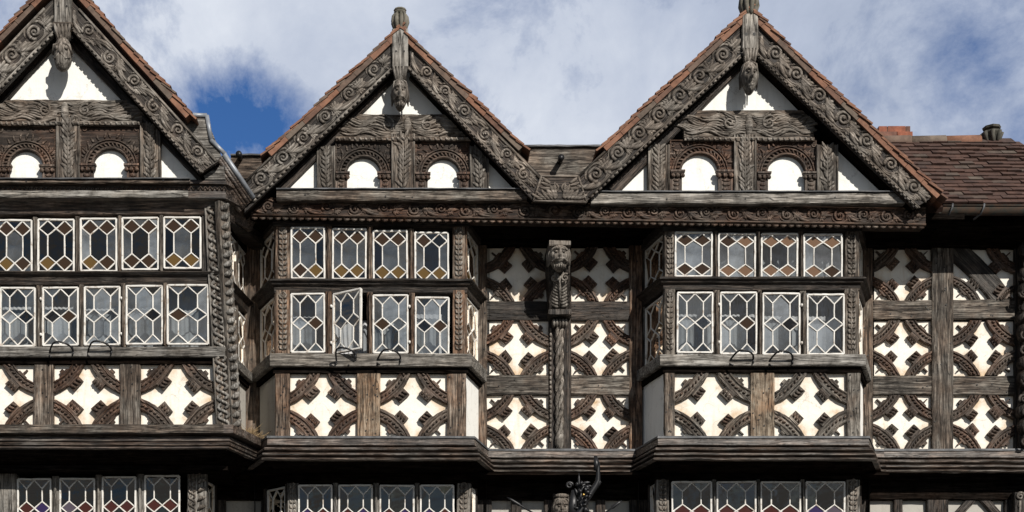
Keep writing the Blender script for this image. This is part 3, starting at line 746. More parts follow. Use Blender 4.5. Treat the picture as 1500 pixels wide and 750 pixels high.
        # dark soffit board behind the bargeboard
        mb = MB(); mb.prism(FD, [(a_, b_) for a_, b_ in q], -d - 0.02, -0.052); mb.build('soffit', ['black'], B)
    for (A, E) in tiles:
        a, e = Vector(PD(A)), Vector(PD(E)); L = (e - a).length; dv = (e - a) / L; nn = Vector((-dv.y, dv.x));
        if nn.y < 0: nn = -nn
        mb = MB()
        # undercloak slabs
        k = int(L / .24)
        for i in range(k):
            p0, p1 = a + dv * (L * i / k + .002), a + dv * (L * (i + 1) / k - .002)
            o1 = random.uniform(-.004, .004)
            mb.prism(FD, [tuple(p0 - nn * .10), tuple(p1 - nn * .10), tuple(p1 - nn * (.045 + o1)), tuple(p0 - nn * (.05 + o1))], -0.5, 0.035 + random.uniform(-.004, .004))
        k = int(L / .088)
        for i in range(k + 1):
            s0 = L * i / k - 0.10; lift = random.uniform(-.006, .007) + .009 * math.sin(i * .45 + a.x)
            for row, (ya, yb) in enumerate(((0.045 + random.uniform(-.012, .012), -0.12), (-0.122, -0.28), (-0.282, -5.5))):
                p0, p1 = a + dv * max(s0, -.02), a + dv * (s0 + .185)
                t = .019
                mb.prism(FD, [tuple(p0 - nn * .050), tuple(p1 - nn * (.022 + lift)), tuple(p1 - nn * (.022 - t + lift)), tuple(p0 - nn * (.050 - t))], yb, ya)
        mb.build('verge_tiles', ['tile'], B, math.atan2(dv.y, dv.x))
        # roof slope behind
        mb = MB(); mb.prism(FD, [tuple(a - nn * .12), tuple(e - nn * .12), tuple(e - nn * .055), tuple(a - nn * .055)], -5.5, -0.10); mb.build('roof_slope', ['rooftile'], B)

# centre gable
gable(YG, 0.20,
      [(520, 168), (660, 168), (592, 98)],
      (492, 702, 168, 204),
      [(573, 608, 196, 277), (464, 491, 214, 277), (688, 716, 214, 277)],
      [(491, 573, 206, 277, 508, 557, 231), (608, 688, 206, 277, 626, 673, 233)],
      (405, 772, 278, 293, 0.14),
      [[(412, 278), (464, 278), (464, 222)], [(716, 278), (770, 278), (716, 220)]],
      [((573, 62), (363, 260), (358, 312), (574, 104)), ((600, 64), (792, 257), (779, 292), (601, 105))],
      [((588, 34), (389, 221)), ((588, 38), (769, 213))],
      [((575, 112), (410, 280), 14), ((604, 112), (775, 280), 14)])
# right gable
gable(YG, 0.20,
      [(1022, 165), (1172, 165), (1098, 88)],
      (1002, 1192, 162, 204),
      [(1075, 1108, 197, 283), (949, 981, 212, 283), (1196, 1228, 212, 283)],
      [(981, 1075, 205, 283, 998, 1052, 226), (1108, 1196, 205, 283, 1124, 1179, 228)],
      (866, 1326, 282, 298, 0.14),
      [[(896, 283), (949, 283), (949, 228)], [(1228, 283), (1292, 283), (1228, 222)]],
      [((1085, 35), (847, 260), (858, 296), (1087, 84)), ((1111, 36), (1373, 284), (1340, 305), (1111, 85))],
      [((1099, 8), (879, 213)), ((1099, 9), (1380, 283))],
      [((1088, 90), (896, 282), 15), ((1112, 92), (1310, 284), 15)])
# left gable on the projecting wing
gable(YG - 0.38, 0.20,
      [(10, 147), (192, 147), (95, 40)],
      (-18, 208, 147, 181),
      [(82, 117, 172, 263), (-32, -4, 186, 263), (205, 235, 180, 263)],
      [(-4, 82, 183, 263, 14, 63, 221), (117, 205, 181, 263, 137, 187, 219)],
      (-100, 278, 263, 268, 0.12),
      [[(235, 263), (292, 263), (235, 205)], [(-32, 263), (-85, 263), (-32, 210)]],
      [((78, -2), (-140, 222), (-120, 262), (78, 52)), ((105, 1), (320, 236), (292, 254), (106, 45))],
      [((90, -45), (-150, 200)), ((90, -48), (283, 166))],
      [((80, 60), (-100, 262), 16), ((108, 60), (300, 262), 18)])

# valley pieces between gables
FV = facing(-0.90)
mb = MB(); q = [(X(a, -.9), Z(b, -.9)) for a, b in ((793, 259), (847, 259), (859, 297), (781, 295))]
mb.prism(FV, q, -0.05, 0.01); cx_ = X(820, -.9); cz_ = Z(279, -.9)
for sg in (-1, 1):
    spiral(mb, FV, cx_ + sg * .06, cz_ + .02, .014, .05, .012, 1.5, 1.4, .012, .008, sg, 1)
    for k in range(4): leaf(mb, FV, cx_ + sg * .03, cz_ - .08, .012, math.pi / 2 - sg * (.4 + .35 * k), .17, .014, sg * .6, 1)
for i in range(4):
    a, b_ = q[i], q[(i + 1) % 4]; mb.tube([(*a, .012), (*b_, .012)], .012, 6, 1, 1, FV)
for sg in (-1, 1):
    for k in range(5): leaf(mb, FV, cx_ + sg * (.05 + .035 * k), cz_ - .10, .012, math.pi / 2 - sg * (.5 + .22 * k), .14, .015, sg * .7, 1)
    for k in range(3): leaf(mb, FV, cx_ + sg * .11, cz_ + .02 + .03 * k, .012, (0 if sg > 0 else math.pi) + sg * (.3 * k - .2), .11, .014, sg * .6, 1)
mb.build('valley_block', ['oak_dark', 'carve'], B)
for (x0, x1, y0, y1, px, py) in ((764, 884, 216, 266, 820, 237), (338, 394, 229, 262, 352, 232)):
    YV = -0.62; F = facing(YV)
    p = box_part('valley_board', F, X(x0, YV), X(x1, YV), Z(y1, YV), Z(y0, YV), -0.04, 0, 'oak', B)
    mb = MB(); mb.timber(F, (X(x0, YV), Z(y0, YV) + .01), (X(x1, YV), Z(y0, YV) + .01), .022, -3.0, .03, bev=.004); mb.build('lead_flashing', ['lead'], B)
    mb = MB(); a = Vector((X(px, YV), YV + .02, Z(py, YV) + .0)); 
    mb.tube([a, a + Vector((0, -.16, -.015))], .030, 12); mb.tube([a + Vector((0, -.16, -.015)), a + Vector((0, -.175, -.017))], .036, 12)
    mb.build('overflow_pipe', ['iron'], B)

# apex posts, finials and pendant heads
def apex(px0, px1, py0, py1, Y, head, fin, style):
    F = facing(Y); u0, u1, v0, v1 = X(px0, Y), X(px1, Y), Z(py1, Y), Z(py0, Y); uc = (u0 + u1) / 2; w = u1 - u0
    mb = MB(); mb.timber(F, (uc, v0), (uc, v1), w, -0.13, 0, jit=.003)
    if style != 'plain':
        for sg in (-1, 1): mb.disc(F, uc + sg * w * .24, v0 + (v1 - v0) * .40, 0, .018 if style == 'big' else .012, .003, 1)
    ap = mb.build('apex_post', ['oak_grey', 'peg'], B, V90)
    hx0, hx1, hy0, hy1 = head; h0, h1 = Z(hy1, Y), Z(hy0, Y); hw = (X(hx1, Y) - X(hx0, Y))
    mb = MB(); leafh = (h1 - h0) * .30; hh = (h1 - h0) * .72
    for k in range(-2, 3):       # flared leaves above the head
        mb.tube([(uc + k * hw * .13, h1 - leafh - .01, -.03), (uc + k * hw * .16, h1 - leafh * .5, 0), (uc + k * hw * .21, h1, .012)], [hw * .09, hw * .10, hw * .08], 6, 0, .9, F)
    mb.blob(F, uc, h1 - leafh * .5, -.05, hw * .42, leafh * .7, .06)
    if style == 'bird':
        mb.blob(F, uc, h0 + hh * .55, -.03, hw * .5, hh * .5, .11, seg=14, rg=10)
        mb.blob(F, uc, h0 + hh * .30, .02, hw * .42, hh * .32, .09, seg=12, rg=8)
        for sg in (-1, 1):
            mb.blob(F, uc + sg * hw * .27, h0 + hh * .62, .06, .026, .026, .024)
            mb.tube([(uc + sg * hw * .1, h0 + hh * .75, .06), (uc + sg * hw * .4, h0 + hh * .72, .05), (uc + sg * hw * .52, h0 + hh * .5, .0)], .015, 6, 0, 1, F)
            mb.tube([(uc, h0 + hh * .45, .10), (uc + sg * hw * .25, h0 + hh * .28, .09), (uc + sg * hw * .42, h0 + hh * .35, .04)], .014, 6, 0, 1, F)
        mb.blob(F, uc, h0 + hh * .52, .085, .03, .06, .05)
    else:
        face_head(mb, F, uc, h0 + hh * .5, -.03, hw, hh, .115, beard=(style == 'small'))
    mb.build('pendant_head', ['carve'], ap, V90)
    fx0, fx1, fy0, fy1 = fin; f0, f1 = Z(fy1, Y), Z(fy0, Y); fw = X(fx1, Y) - X(fx0, Y); H = f1 - f0
    mb = MB(); G = Fr((uc, Y + .065, 0), (1, 0, 0), (0, 0, 1), (0, -1, 0))
    for (r, t) in ((.34, 0), (.30, .15)): mb.tube([(0, f0 + H * t - .01, 0), (0, f0 + H * t + H * .14, 0)], fw * r, 10, 0, 1, G)
    for k in range(9):
        a = 2 * math.pi * k / 9
        ca, sa = math.cos(a), math.sin(a)
        prof = [(0, .24), (.15, .34), (.40, .46), (.62, .43), (.76, .34)]
        mb.tube([(fw * r * ca, f0 + H * t, fw * r * sa) for t, r in prof], [fw * .10, fw * .13, fw * .15, fw * .13, fw * .06], 7, 0, 1, None) if False else mb.tube([G(fw * r * ca, f0 + H * t, fw * r * sa) for t, r in prof], [fw * .10, fw * .13, fw * .15, fw * .13, fw * .06], 7)
    mb.blob(G, 0, f0 + H * .45, 0, fw * .34, H * .38, fw * .34)
    mb.blob(G, 0, f0 + H * .84, 0, fw * .40, H * .14, fw * .36, seg=10, rg=6)
    mb.tube([G(fw * .34 * math.cos(i * .6283), f0 + H * .92, fw * .30 * math.sin(i * .6283)) for i in range(11)], .014, 6)
    mb.build('finial', ['pot'], ap, V90)
apex(574, 598, 42, 97, YG - .24, (576, 599, 98, 161), (574, 597, 8, 43), 'small')
apex(1087, 1111, 20, 70, YG - .24, (1086, 1110, 71, 137), (1084, 1110, -22, 21), 'big')
apex(79, 104, -30, 35, YG - .62, (80, 107, 36, 105), (79, 104, -75, -30), 'bird')
# plate under the wing's apex post
mb = MB(); Yq = YG - .62; F = facing(Yq); mb.timber(F, (X(78, Yq), Z(36, Yq)), (X(106, Yq), Z(36, Yq)), .04, -.12, .02); mb.build('moulding_cap', ['oak'], B)

# carved bressummer under the two gables
YR = YG - 0.04; F = facing(YR)
a, b_ = (X(368, YR), Z(303, YR)), (X(1356, YR), Z(317, YR)); wb = 25 * S
mb = MB(); mb.timber(F, a, b_, wb, -.20, 0, jit=.003, step=.2)
d_ = (Vector(b_) - Vector(a)).normalized(); pn = Vector((-d_.y, d_.x))
band(mb, F, Vector(a) + d_ * .05, Vector(b_) - d_ * .05, wb * .86, 0.30, 0, 1, flip=True)
for off, tt in ((.46, .013), (-.46, .013)): 
    p, q = Vector(a) + pn * wb * off, Vector(b_) + pn * wb * off; mb.tube([(p.x, p.y, .004), (q.x, q.y, .004)], tt, 6, 1, 1, F)
Lb = (Vector(b_) - Vector(a)).length; k = int(Lb / .085)
for i in range(k):
    c0 = Vector(a) - pn * (wb * .5 + .02) + d_ * (Lb * (i + .1) / k); c1 = c0 + d_ * (Lb / k * .72)
    mb.tube([(c0.x, c0.y, -.01), ((c0.x + c1.x) / 2, c0.y - .012, -.0), (c1.x, c1.y, -.01)], [.010, .017, .010], 6, 1, 1, F)
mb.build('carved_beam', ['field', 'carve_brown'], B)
# soffit and dark plates under it
Zs = Z(322, YR)
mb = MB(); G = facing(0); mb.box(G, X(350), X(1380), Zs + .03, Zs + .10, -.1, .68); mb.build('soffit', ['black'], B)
box_part('wall_plate', facing(0), X(368), X(1385), Z(362), Zs + .03, -.06, .10, 'black', B)

# ---- window bays
def plan(fl, fr, bl, br, Yf, Yb=0.0):
    return (X(fl, Yf), Yf), (X(fr, Yf), Yf), (X(bl, Yb), Yb), (X(br, Yb), Yb)
def carved_corner(F, u0, u1, v0, v1, parent, mat='oak', rel='carve', side=0):
    mb = MB(); mb.timber(F, ((u0 + u1) / 2, v0), ((u0 + u1) / 2, v1), u1 - u0, -.12, 0.015, jit=.003)
    uc, w = (u0 + u1) / 2, (u1 - u0)
    leaf_chain(mb, F, uc, v0 + .04, v1 - .05, min(w * .62, .12), .018, 1)
    spiral(mb, F, uc, v1 - .05, .018, w * .2, .01, 0, 1.2, .009, .006, 1, 1)
    return mb.build('corner_post', [mat, rel], parent, V90)
def cas_rows(F, Y, rows, parent, kind, pal, post_mat, stays=(), n=0.02, open_idx=None):
    """rows: [(px0,px1,py0,py1)], with a moulded mullion between neighbours"""
    for i, (a, c, t, b) in enumerate(rows):
        st = stays[i] if i < len(stays) else 0
        if open_idx == i:
            G = Fr((X(a, Y) + .01, Y - .03, 0), (math.cos(R(31)), -math.sin(R(31)), 0), (0, 0, 1), (-math.sin(R(31)), -math.cos(R(31)), 0))
            window(G, 0, X(c, Y) - X(a, Y) - .01, Z(b, Y) + .0, Z(t, Y), kind, parent, lambda role: 3 if role == 3 else random.choice([0, 0, 8]), 'window swung open outwards on its hinges', n=0, stay=st, hinge=-1)
        else: window(F, X(a, Y), X(c, Y), Z(b, Y), Z(t, Y), kind, parent, pal, n=n, stay=st, hinge=0 if not st else (1 if st < 0 else -1))
    for i in range(len(rows) - 1):
        u0, u1 = X(rows[i][1], Y) + .018, X(rows[i + 1][0], Y) - .018
        t, b = min(rows[i][2], rows[i + 1][2]) - 4, max(rows[i][3], rows[i + 1][3]) + 3
        mb = MB(); mb.timber(F, ((u0 + u1) / 2, Z(b, Y)), ((u0 + u1) / 2, Z(t, Y)), u1 - u0 + .012, -.10, .025, jit=.003)
        mb.timber(F, ((u0 + u1) / 2, Z(b, Y)), ((u0 + u1) / 2, Z(t, Y) - .02), (u1 - u0) * .42, .02, .062, jit=.003, bev=.012)
        mb.build('mullion', [post_mat], parent, V90)
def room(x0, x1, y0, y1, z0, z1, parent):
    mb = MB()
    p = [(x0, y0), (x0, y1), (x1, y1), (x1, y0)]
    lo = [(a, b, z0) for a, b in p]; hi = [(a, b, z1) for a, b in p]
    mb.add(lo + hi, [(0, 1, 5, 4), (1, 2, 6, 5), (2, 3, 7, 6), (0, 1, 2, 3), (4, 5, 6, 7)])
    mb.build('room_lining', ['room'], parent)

def splay_side(A, Bp, zs, parent, post_mat, count=1, panel=None, pal=None, far=False):
    """side of a bay from plan point A to Bp. zs: list of (z0,z1,kind)"""
    F = splay(A, Bp); L = (Vector(Bp) - Vector(A)).length
    for (z0, z1, kind) in zs:
        w = (L - .10) / count
        for i in range(count):
            window(F, .05 + i * w + .015, .05 + (i + 1) * w - .015, z0, z1, kind, parent, pal or pal_top(.3), n=-.03)
        for i in range(count + 1):
            u = .05 + i * w - (0.0 if 0 < i < count else (.025 if i == 0 else -.025))
            box_part('mullion', F, u - .025, u + .025, z0 - .04, z1 + .04, -.12, 0, post_mat, parent)
    return F, L

ZC = 5.68     # top of the main cornice
def bay(fl, fr, bl, br, up, low, tr, sill, panels, posts, corners, mat, ground, gposts, lside=True, rside=True, stays=(), open_idx=None, palu=None, no_side_shade=(1, 1), gcorner=()):
    Y = YB; F = facing(Y); A0, A1, B0, B1 = plan(fl, fr, bl, br, Y)
    cas_rows(F, Y, up, B, 'top', palu or pal_top(.35), mat, n=.02)
    cas_rows(F, Y, low, B, 'low', pal_low, mat, stays=stays, open_idx=open_idx, n=.02)
    zu0, zu1, zl0, zl1 = Z(up[0][3], Y), Z(up[0][2], Y), Z(low[0][3], Y), Z(low[0][2], Y)
    # head rail
    mb = MB(); sweep(mb, [(-.1, zu1 + .12), (.03, zu1 + .12), (.03, zu1 + .02), (-.08, zu1 + .005)], [B0, A0, A1, B1]); mb.build('head_rail', ['oak_dark'], B)
    # transom and sill carried round the bay
    t0, t1 = Z(tr[0], Y), Z(tr[1], Y)
    mb = MB(); sweep(mb, [(-.1, t0 + .01), (.05, t0 + .006), (.085, t0 - .01), (.085, t0 - .028), (.06, t0 - .036), (.05, t0 - .06), (.02, t0 - .075), (.01, t1), (-.1, t1)], [B0, A0, A1, B1]); mb.build('transom', ['oak_dark'], B)
    s0, s1 = Z(sill[0], Y - .07), Z(sill[1], Y - .07)
    mb = MB(); sweep(mb, [(-.12, s0 + .015), (.07, s0), (.078, s0 - .01), (.078, s1 + .008), (.07, s1), (-.1, s1)], [B0, A0, A1, B1]); mb.build('sill', ['oak_grey'], B)
    mb = MB(); sweep(mb, [(-.1, s1), (.028, s1 - .002), (.028, s1 - .06), (-.1, s1 - .06)], [B0, A0, A1, B1]); mb.build('under_sill', ['black'], B)  # black strip stands in for the shade under the sill
    # apron panels
    zb, zt = ZC - .01, s1 - .05
    for (a, c) in panels: quatrefoil(facing(Y + .03), X(a, Y), X(c, Y), zb, zt, B, 'carve_brown' if mat == 'oak_warm' else 'oak')
    for (a, c) in posts: box_part('panel_post', F, X(a, Y), X(c, Y), zb, zt, -.1, .02, 'oak_pale' if c - a > 30 else mat, B, pegs=9)
    for (a, c) in corners:
        carved_corner(F, X(a, Y), X(c, Y), zl0 - .02, zl1 + .05, B, mat)
        carved_corner(F, X(a, Y), X(c, Y), zu0 - .02, zu1 + .03, B, mat)
    # sides
    zs = [(zu0, zu1, 'top'), (zl0, zl1, 'low')]
    for (P0, P1, w) in ((B0, A0, no_side_shade[0]), (A1, B1, no_side_shade[1])):
        G, L = splay_side(P0, P1, zs, B, mat)
        mb = MB(); mb.prism(G, [(0, zb), (L, zb), (L, zt), (0, zt)], -.05, -.01); mb.build('plaster_panel', ['white' if w else 'greyplaster'], B)  # centre bay's left side carries its shade as grey plaster
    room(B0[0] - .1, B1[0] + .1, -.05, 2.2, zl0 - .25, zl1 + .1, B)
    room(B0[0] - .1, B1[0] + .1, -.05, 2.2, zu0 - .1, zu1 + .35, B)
    # storey below, set back under the cornice
    Yg = YB + .30; Fg = facing(Yg)
    cas_rows(Fg, Yg, ground, B, 'low', pal_ground, 'oak_grey', n=.02)
    gA0, gA1, gB0, gB1 = plan(gposts[0], gposts[1], bl + 8, br - 4, Yg)
    gz1, gz0 = Z(ground[0][2], Yg), Z(ground[0][3], Yg)
    for (a, c) in gcorner: carved_corner(Fg, X(a, Yg), X(c, Yg), gz0 - .05, gz1 + .06, B, 'oak_grey')
    for (P0, P1) in ((gB0, gA0), (gA1, gB1)): splay_side(P0, P1, [(gz0, gz1, 'low')], B, 'oak_dark')
    mb = MB(); sweep(mb, [(-.1, ZC - .32), (.02, ZC - .32), (.02, gz1 + .03), (-.1, gz1 + .03)], [gB0, gA0, gA1, gB1]); mb.build('head_rail', ['black'], B)
    mb = MB(); sweep(mb, [(-.12, gz0 - .02), (.07, gz0 - .03), (.07, gz0 - .15), (.02, gz0 - .16), (.02, .5), (-.1, .5)], [gB0, gA0, gA1, gB1]); mb.build('lower_wall', ['oak_dark'], B)
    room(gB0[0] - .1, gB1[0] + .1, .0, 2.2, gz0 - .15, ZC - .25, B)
    return A0, A1, B0, B1

mid = bay(403, 683, 377, 704,
    [(427, 475, 335, 409), (488, 536, 337, 410), (547, 596, 340, 412), (608, 656, 342, 413)],
    [(427, 475, 432, 517), (488, 536, 433, 519), (547, 597, 434, 518), (609, 657, 437, 520)],
    (411, 429), (518, 537),
    [(425, 523), (557, 655)], [(403, 425), (523, 557), (655, 683)], [(404, 425), (663, 681)], 'oak_warm',
    [(438, 486, 712, 797), (497, 545, 712, 797), (557, 606, 712, 797), (616, 664, 712, 797)], (421, 690),
    stays=(0, 1, -1, 0), open_idx=1, no_side_shade=(0, 1), gcorner=[(421, 437), (669, 689)])
rt = bay(973, 1258, 940, 1266,
    [(989, 1042, 342, 406), (1052, 1105, 344, 408), (1115, 1167, 344, 408), (1177, 1232, 345, 409)],
    [(992, 1043, 430, 517), (1055, 1107, 430, 519), (1117, 1170, 431, 520), (1182, 1235, 433, 520)],
    (408, 425), (519, 536),
    [(988, 1099), (1134, 1240)], [(973, 988), (1099, 1134), (1240, 1260)], [(973, 989), (1237, 1257)], 'oak',
    [(984, 1041, 707, 792), (1050, 1106, 707, 792), (1114, 1171, 707, 792), (1180, 1236, 707, 792)], (961, 1258),
    stays=(0, 1, -1, 0), palu=pal_right, no_side_shade=(1, 1), gcorner=[(961, 980), (1239, 1259)])

# ---- wall between and beside the bays
F0 = facing(0.0)
def wall_cells(cols, rows, parent, skip=(), mat='carve_brown'):
    for i, (a, c) in enumerate(cols):
        for j, (t, b) in enumerate(rows):
            if (i, j) in skip: stained_panel(F0, X(a), X(c), Z(b), Z(t), parent, rings=False); continue
            quatrefoil(F0, X(a), X(c), Z(b), Z(t), parent, mat)
rowsW = [(364, 443), (471, 551), (580, 659)]
wall_cells([(712, 803), (836, 922)], rowsW, B)
for (a, c, m) in ((695, 713, 'oak_warm'), (921, 940, 'oak_warm'), (803, 836, 'oak_dark')):
    box_part('wall_post', F0, X(a), X(c), ZC - .03, Zs + .03, -.10, .055, m, B, pegs=8)
for (a, c, t, b, m) in ((712, 803, 443, 471, 'oak_dark'), (836, 922, 443, 471, 'oak_dark'), (712, 803, 551, 580, 'oak'), (836, 922, 551, 580, 'oak')):
    box_part('wall_rail', F0, X(a) + .002, X(c) - .002, Z(b), Z(t), -.10, .045, m, B, pegs=3, bow=random.uniform(-.006, .006))
# wall strip between wing and centre bay
box_part('wall_post', F0, X(358), X(382), ZC - .1, Zs + .03, -.10, .06, 'oak_warm', B, pegs=6)

# carved figure bracket with its twisted column
mb = MB(); G = facing(0); uc = X(820); w = 30 * S
def prN(py):
    k = [(350, .56), (402, .42), (455, .20), (480, .10), (660, .09)]
    for (a, x), (b, y) in zip(k, k[1:]):
        if py <= b: return x + (y - x) * max(0, (py - a)) / (b - a)
    return .09
def bz(py): return Z(py, -prN(py))
ps = [350, 400, 452]
for a, b in zip(ps, ps[1:]):
    ua, ub = X(820, -prN(a)), X(820, -prN(b)); hw = w / 2
    mb.hexa([G(ub - hw, bz(b), -.02), G(ub + hw, bz(b), -.02), G(ua + hw, bz(a), -.02), G(ua - hw, bz(a), -.02), G(ub - hw, bz(b), prN(b) - .02), G(ub + hw, bz(b), prN(b) - .02), G(ua + hw, bz(a), prN(a) - .03), G(ua - hw, bz(a), prN(a) - .03)])
face_head(mb, G, X(820, -.55), Z(374, -.55), .49, w * 1.0, 42 * S, .12, beard=True, m=1)
mb.timber(G, (X(820, -.55) - w * .5, Z(356, -.58)), (X(820, -.55) + w * .5, Z(356, -.58)), .06, .2, .585, jit=.004, m=1)
for k in range(11):
    py = 449 - k * 4.4; v = bz(py); nn = prN(py) - .012; uu = X(820, -prN(py))
    for sg in (-1, 1): leaf(mb, G, uu + sg * .015, v, nn, math.pi / 2 - sg * (1.25 - k * .05), w * .46, .017, sg * .5, 1)
mb.tube([(X(820, -.2), bz(452), .20), (X(820, -.40), bz(404), .41)], .018, 6, 1, 1, G)
for sg in (-1, 1): spiral(mb, G, X(820, -.40) + sg * .06, bz(407), .405, .05, .012, 1, 1.3, .014, .01, sg, 1)
mb.timber(G, (X(820, -.2) - w * .55, bz(459)), (X(820, -.2) + w * .55, bz(459)), .07, -.02, .24, jit=.004)
uc = X(820, -.12)
for k in range(5): mb.blob(G, uc + (k - 2) * .035, bz(473), .12, .022, .055, .05, m=1)
L0 = bz(478); n_ = int((L0 - ZC - .06) / .012)
pts = lambda ph: [G(uc + .030 * math.cos(t * .16 + ph), L0 - t * .012, .08 + .030 * math.sin(t * .16 + ph)) for t in range(n_)]
for ph in (0, 2.1, 4.2): mb.tube(pts(ph), .024, 7, 1)
mb.blob(G, uc, Z(650), .09, .055, .10, .05, m=1)
for k in range(24): mb.blob(G, uc - w * .42, Z(482) - .03 - k * .056, .065, .014, .024, .012, m=1)
mb.build('carved_bracket', ['oak_dark', 'carve'], B, V90, 'dark carved bracket with a bearded face above a twisted column')

# main cornice round both bays, along the wall
prof = [(-.05, ZC + .006), (.115, ZC), (.118, ZC - .085), (.10, ZC - .090), (.06, ZC - .096), (.06, ZC - .112), (.13, ZC - .116), (.155, ZC - .124), (.165, ZC - .136), (.160, ZC - .150), (.13, ZC - .158), (.09, ZC - .164), (.09, ZC - .182),
        (.17, ZC - .186), (.192, ZC - .196), (.19, ZC - .212), (.16, ZC - .220), (.12, ZC - .225), (.12, ZC - .242), (.19, ZC - .246), (.205, ZC - .254), (.20, ZC - .268), (.15, ZC - .275)]
under = [(.15, ZC - .275), (.05, ZC - .30), (.02, ZC - .32), (-.30, ZC - .32)]  # underside kept apart to carry the painted-in black shade
mb = MB(); path = [(X(372), 0.0), mid[2], mid[0], mid[1], mid[3], rt[2], rt[0], rt[1], rt[3], (X(1290), 0.0)]
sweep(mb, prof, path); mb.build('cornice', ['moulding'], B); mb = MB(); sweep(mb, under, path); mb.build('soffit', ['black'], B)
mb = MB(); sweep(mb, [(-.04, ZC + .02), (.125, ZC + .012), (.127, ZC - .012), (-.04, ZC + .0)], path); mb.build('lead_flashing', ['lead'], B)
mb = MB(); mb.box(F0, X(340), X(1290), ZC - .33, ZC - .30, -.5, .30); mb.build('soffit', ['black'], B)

# wall of the storey below between the bays
def low_wall(x0, x1, panes, parent, chev=False):
    Y = .10; F = facing(Y)
    mb = MB(); mb.box(F, X(x0, Y), X(x1, Y), .0, Z(750, Y) - .9, -.1, .0); mb.build('lower_wall', ['oak_dark'], parent)
    stained_panel(F, X(x0, Y), X(x1, Y), Z(750, Y) - .9, ZC - .3, parent, 'greyplaster', n=-.03, rings=False)
    box_part('wall_rail', F, X(x0, Y), X(x1, Y), Z(733, Y), ZC - .30, -.06, .04, 'black', parent)
    e = [x0]
    for (a, c) in panes:
        box_part('wall_post', F, X(e[-1], Y), X(a, Y), Z(750, Y) - .9, Z(733, Y), -.06, .035, 'oak_dark', parent); e.append(c)
    box_part('wall_post', F, X(e[-1], Y), X(x1, Y), Z(750, Y) - .9, Z(733, Y), -.06, .035, 'oak_dark', parent)
low_wall(312, 392, [(331, 383)], B)
low_wall(690, 960, [(720, 749), (764, 797), (860, 873), (886, 922)], B)
mb = MB(); G = facing(0.06); uc = X(822); mb.timber(G, (uc, Z(750) - .9), (uc, Z(724)), 24 * S, -.02, .10)
face_head(mb, G, uc, Z(744, -.1), .10, 24 * S, .26, .09, beard=True, m=1); mb.blob(G, uc, Z(728), .12, .09, .03, .05, m=1)
for k in range(6):
    for sg in (-1, 1): leaf(mb, G, uc, Z(770) - k * .06, .104, math.pi / 2 - sg, .09, .014, sg * .5, 1)
mb.build('carved_bracket', ['oak_dark', 'carve'], B, V90, 'lower carved bracket with a bearded face, cut by the bottom of the picture')

# ---- projecting left wing
Y = YW; F = facing(Y)
up = [(-60, -14, 324, 400), (-3, 47, 324, 400), (57, 109, 323, 399), (119, 171, 322, 398), (180, 232, 321, 396), (241, 294, 320, 394)]
low = [(-58, -8, 422, 508), (2, 52, 423, 508), (64, 115, 423, 507), (125, 176, 422, 506), (186, 238, 420, 505), (246, 305, 419, 505)]
cas_rows(F, Y, up, B, 'top', pal_top(.4), 'oak', n=.02); cas_rows(F, Y, low, B, 'low', pal_low, 'oak', stays=(0, 0, 1, -1, 0, 0), n=.02)
WA, WB = (X(-70, Y), Y), (X(322, Y), Y); WC = (X(364), 0.02)
zu0, zu1, zl0, zl1 = Z(398, Y), Z(322, Y), Z(506, Y), Z(421, Y)
mb = MB(); sweep(mb, [(-.1, zu0 - .005), (.05, zu0 - .008), (.08, zu0 - .03), (.06, zu0 - .05), (.03, zu0 - .07), (.012, zl1 + .03), (-.1, zl1 + .03)], [WA, WB, WC]); mb.build('transom', ['oak_dark'], B)
s0, s1 = Z(508, Y - .07), Z(523, Y - .07)
mb = MB(); sweep(mb, [(-.12, s0 + .015), (.07, s0), (.078, s0 - .01), (.078, s1 + .008), (.07, s1), (-.1, s1)], [WA, WB, WC]); mb.build('sill', ['oak_grey'], B)
mb = MB(); sweep(mb, [(-.1, s1), (.03, s1 - .002), (.03, s1 - .06), (-.1, s1 - .06)], [WA, WB, WC]); mb.build('under_sill', ['black'], B)  # shade below the wing sill, again as a black strip
zb, zt = ZC + .02, s1 - .05
for (a, c) in ((-52, 50), (79, 176), (206, 317)): quatrefoil(facing(Y + .03), X(a, Y), X(c, Y), zb, zt, B, 'carve_brown')
for (a, c) in ((-80, -52), (50, 79), (176, 206)): box_part('panel_post', F, X(a, Y), X(c, Y), zb, zt, -.1, .02, 'oak', B, pegs=5)
timber_part('panel_post', F, (X(306, Y), zu1 + .1), (X(323, Y), zb), 10 * S, -.1, .03, 'oak', B)
box_part('jamb', F, X(296, Y), X(322, Y), zu0 - .02, zu1 + .1, -.1, .01, 'oak_dark', B)
box_part('jamb', F, X(306, Y), X(326, Y), zl0 - .02, zl1 + .1, -.1, .01, 'oak_dark', B)
# leaning corner pilaster: a chain-carved face and a leaf-carved return
Yp = Y - .03; F2 = facing(Yp)
mb = MB(); pa, pb = (X(329, Yp), zb), (X(312, Yp), Z(300, Yp)); mb.timber(F2, pa, pb, 22 * S, -.10, .02, jit=.003)
guilloche(mb, F2, (pa[0], pa[1] + .03), (pb[0], pb[1] - .05), 19 * S * .9, .028, 1, step=.10)
for sg in (-1, 1): mb.tube([(pa[0] + sg * .082, pa[1], .02), (pb[0] + sg * .082, pb[1], .02)], .012, 6, 1, 1, F2)
mb.build('corner_pilaster', ['oak', 'oak_grey'], B, V90 + .05, 'leaning corner pilaster carved with a running chain')
G = Fr((X(341, Yp), Yp + .0, 0), (.72, .69, 0), (0, 0, 1), (.69, -.72, 0))
mb = MB(); dx = X(341, Yp) - X(324, Yp)
mb.timber(G, (.055, zb), (.055 - dx / .72, Z(300, Yp)), .15, -.08, .0, jit=.003)
zt2 = Z(303, Yp); L = zt2 - zb; k = int(L / .10)
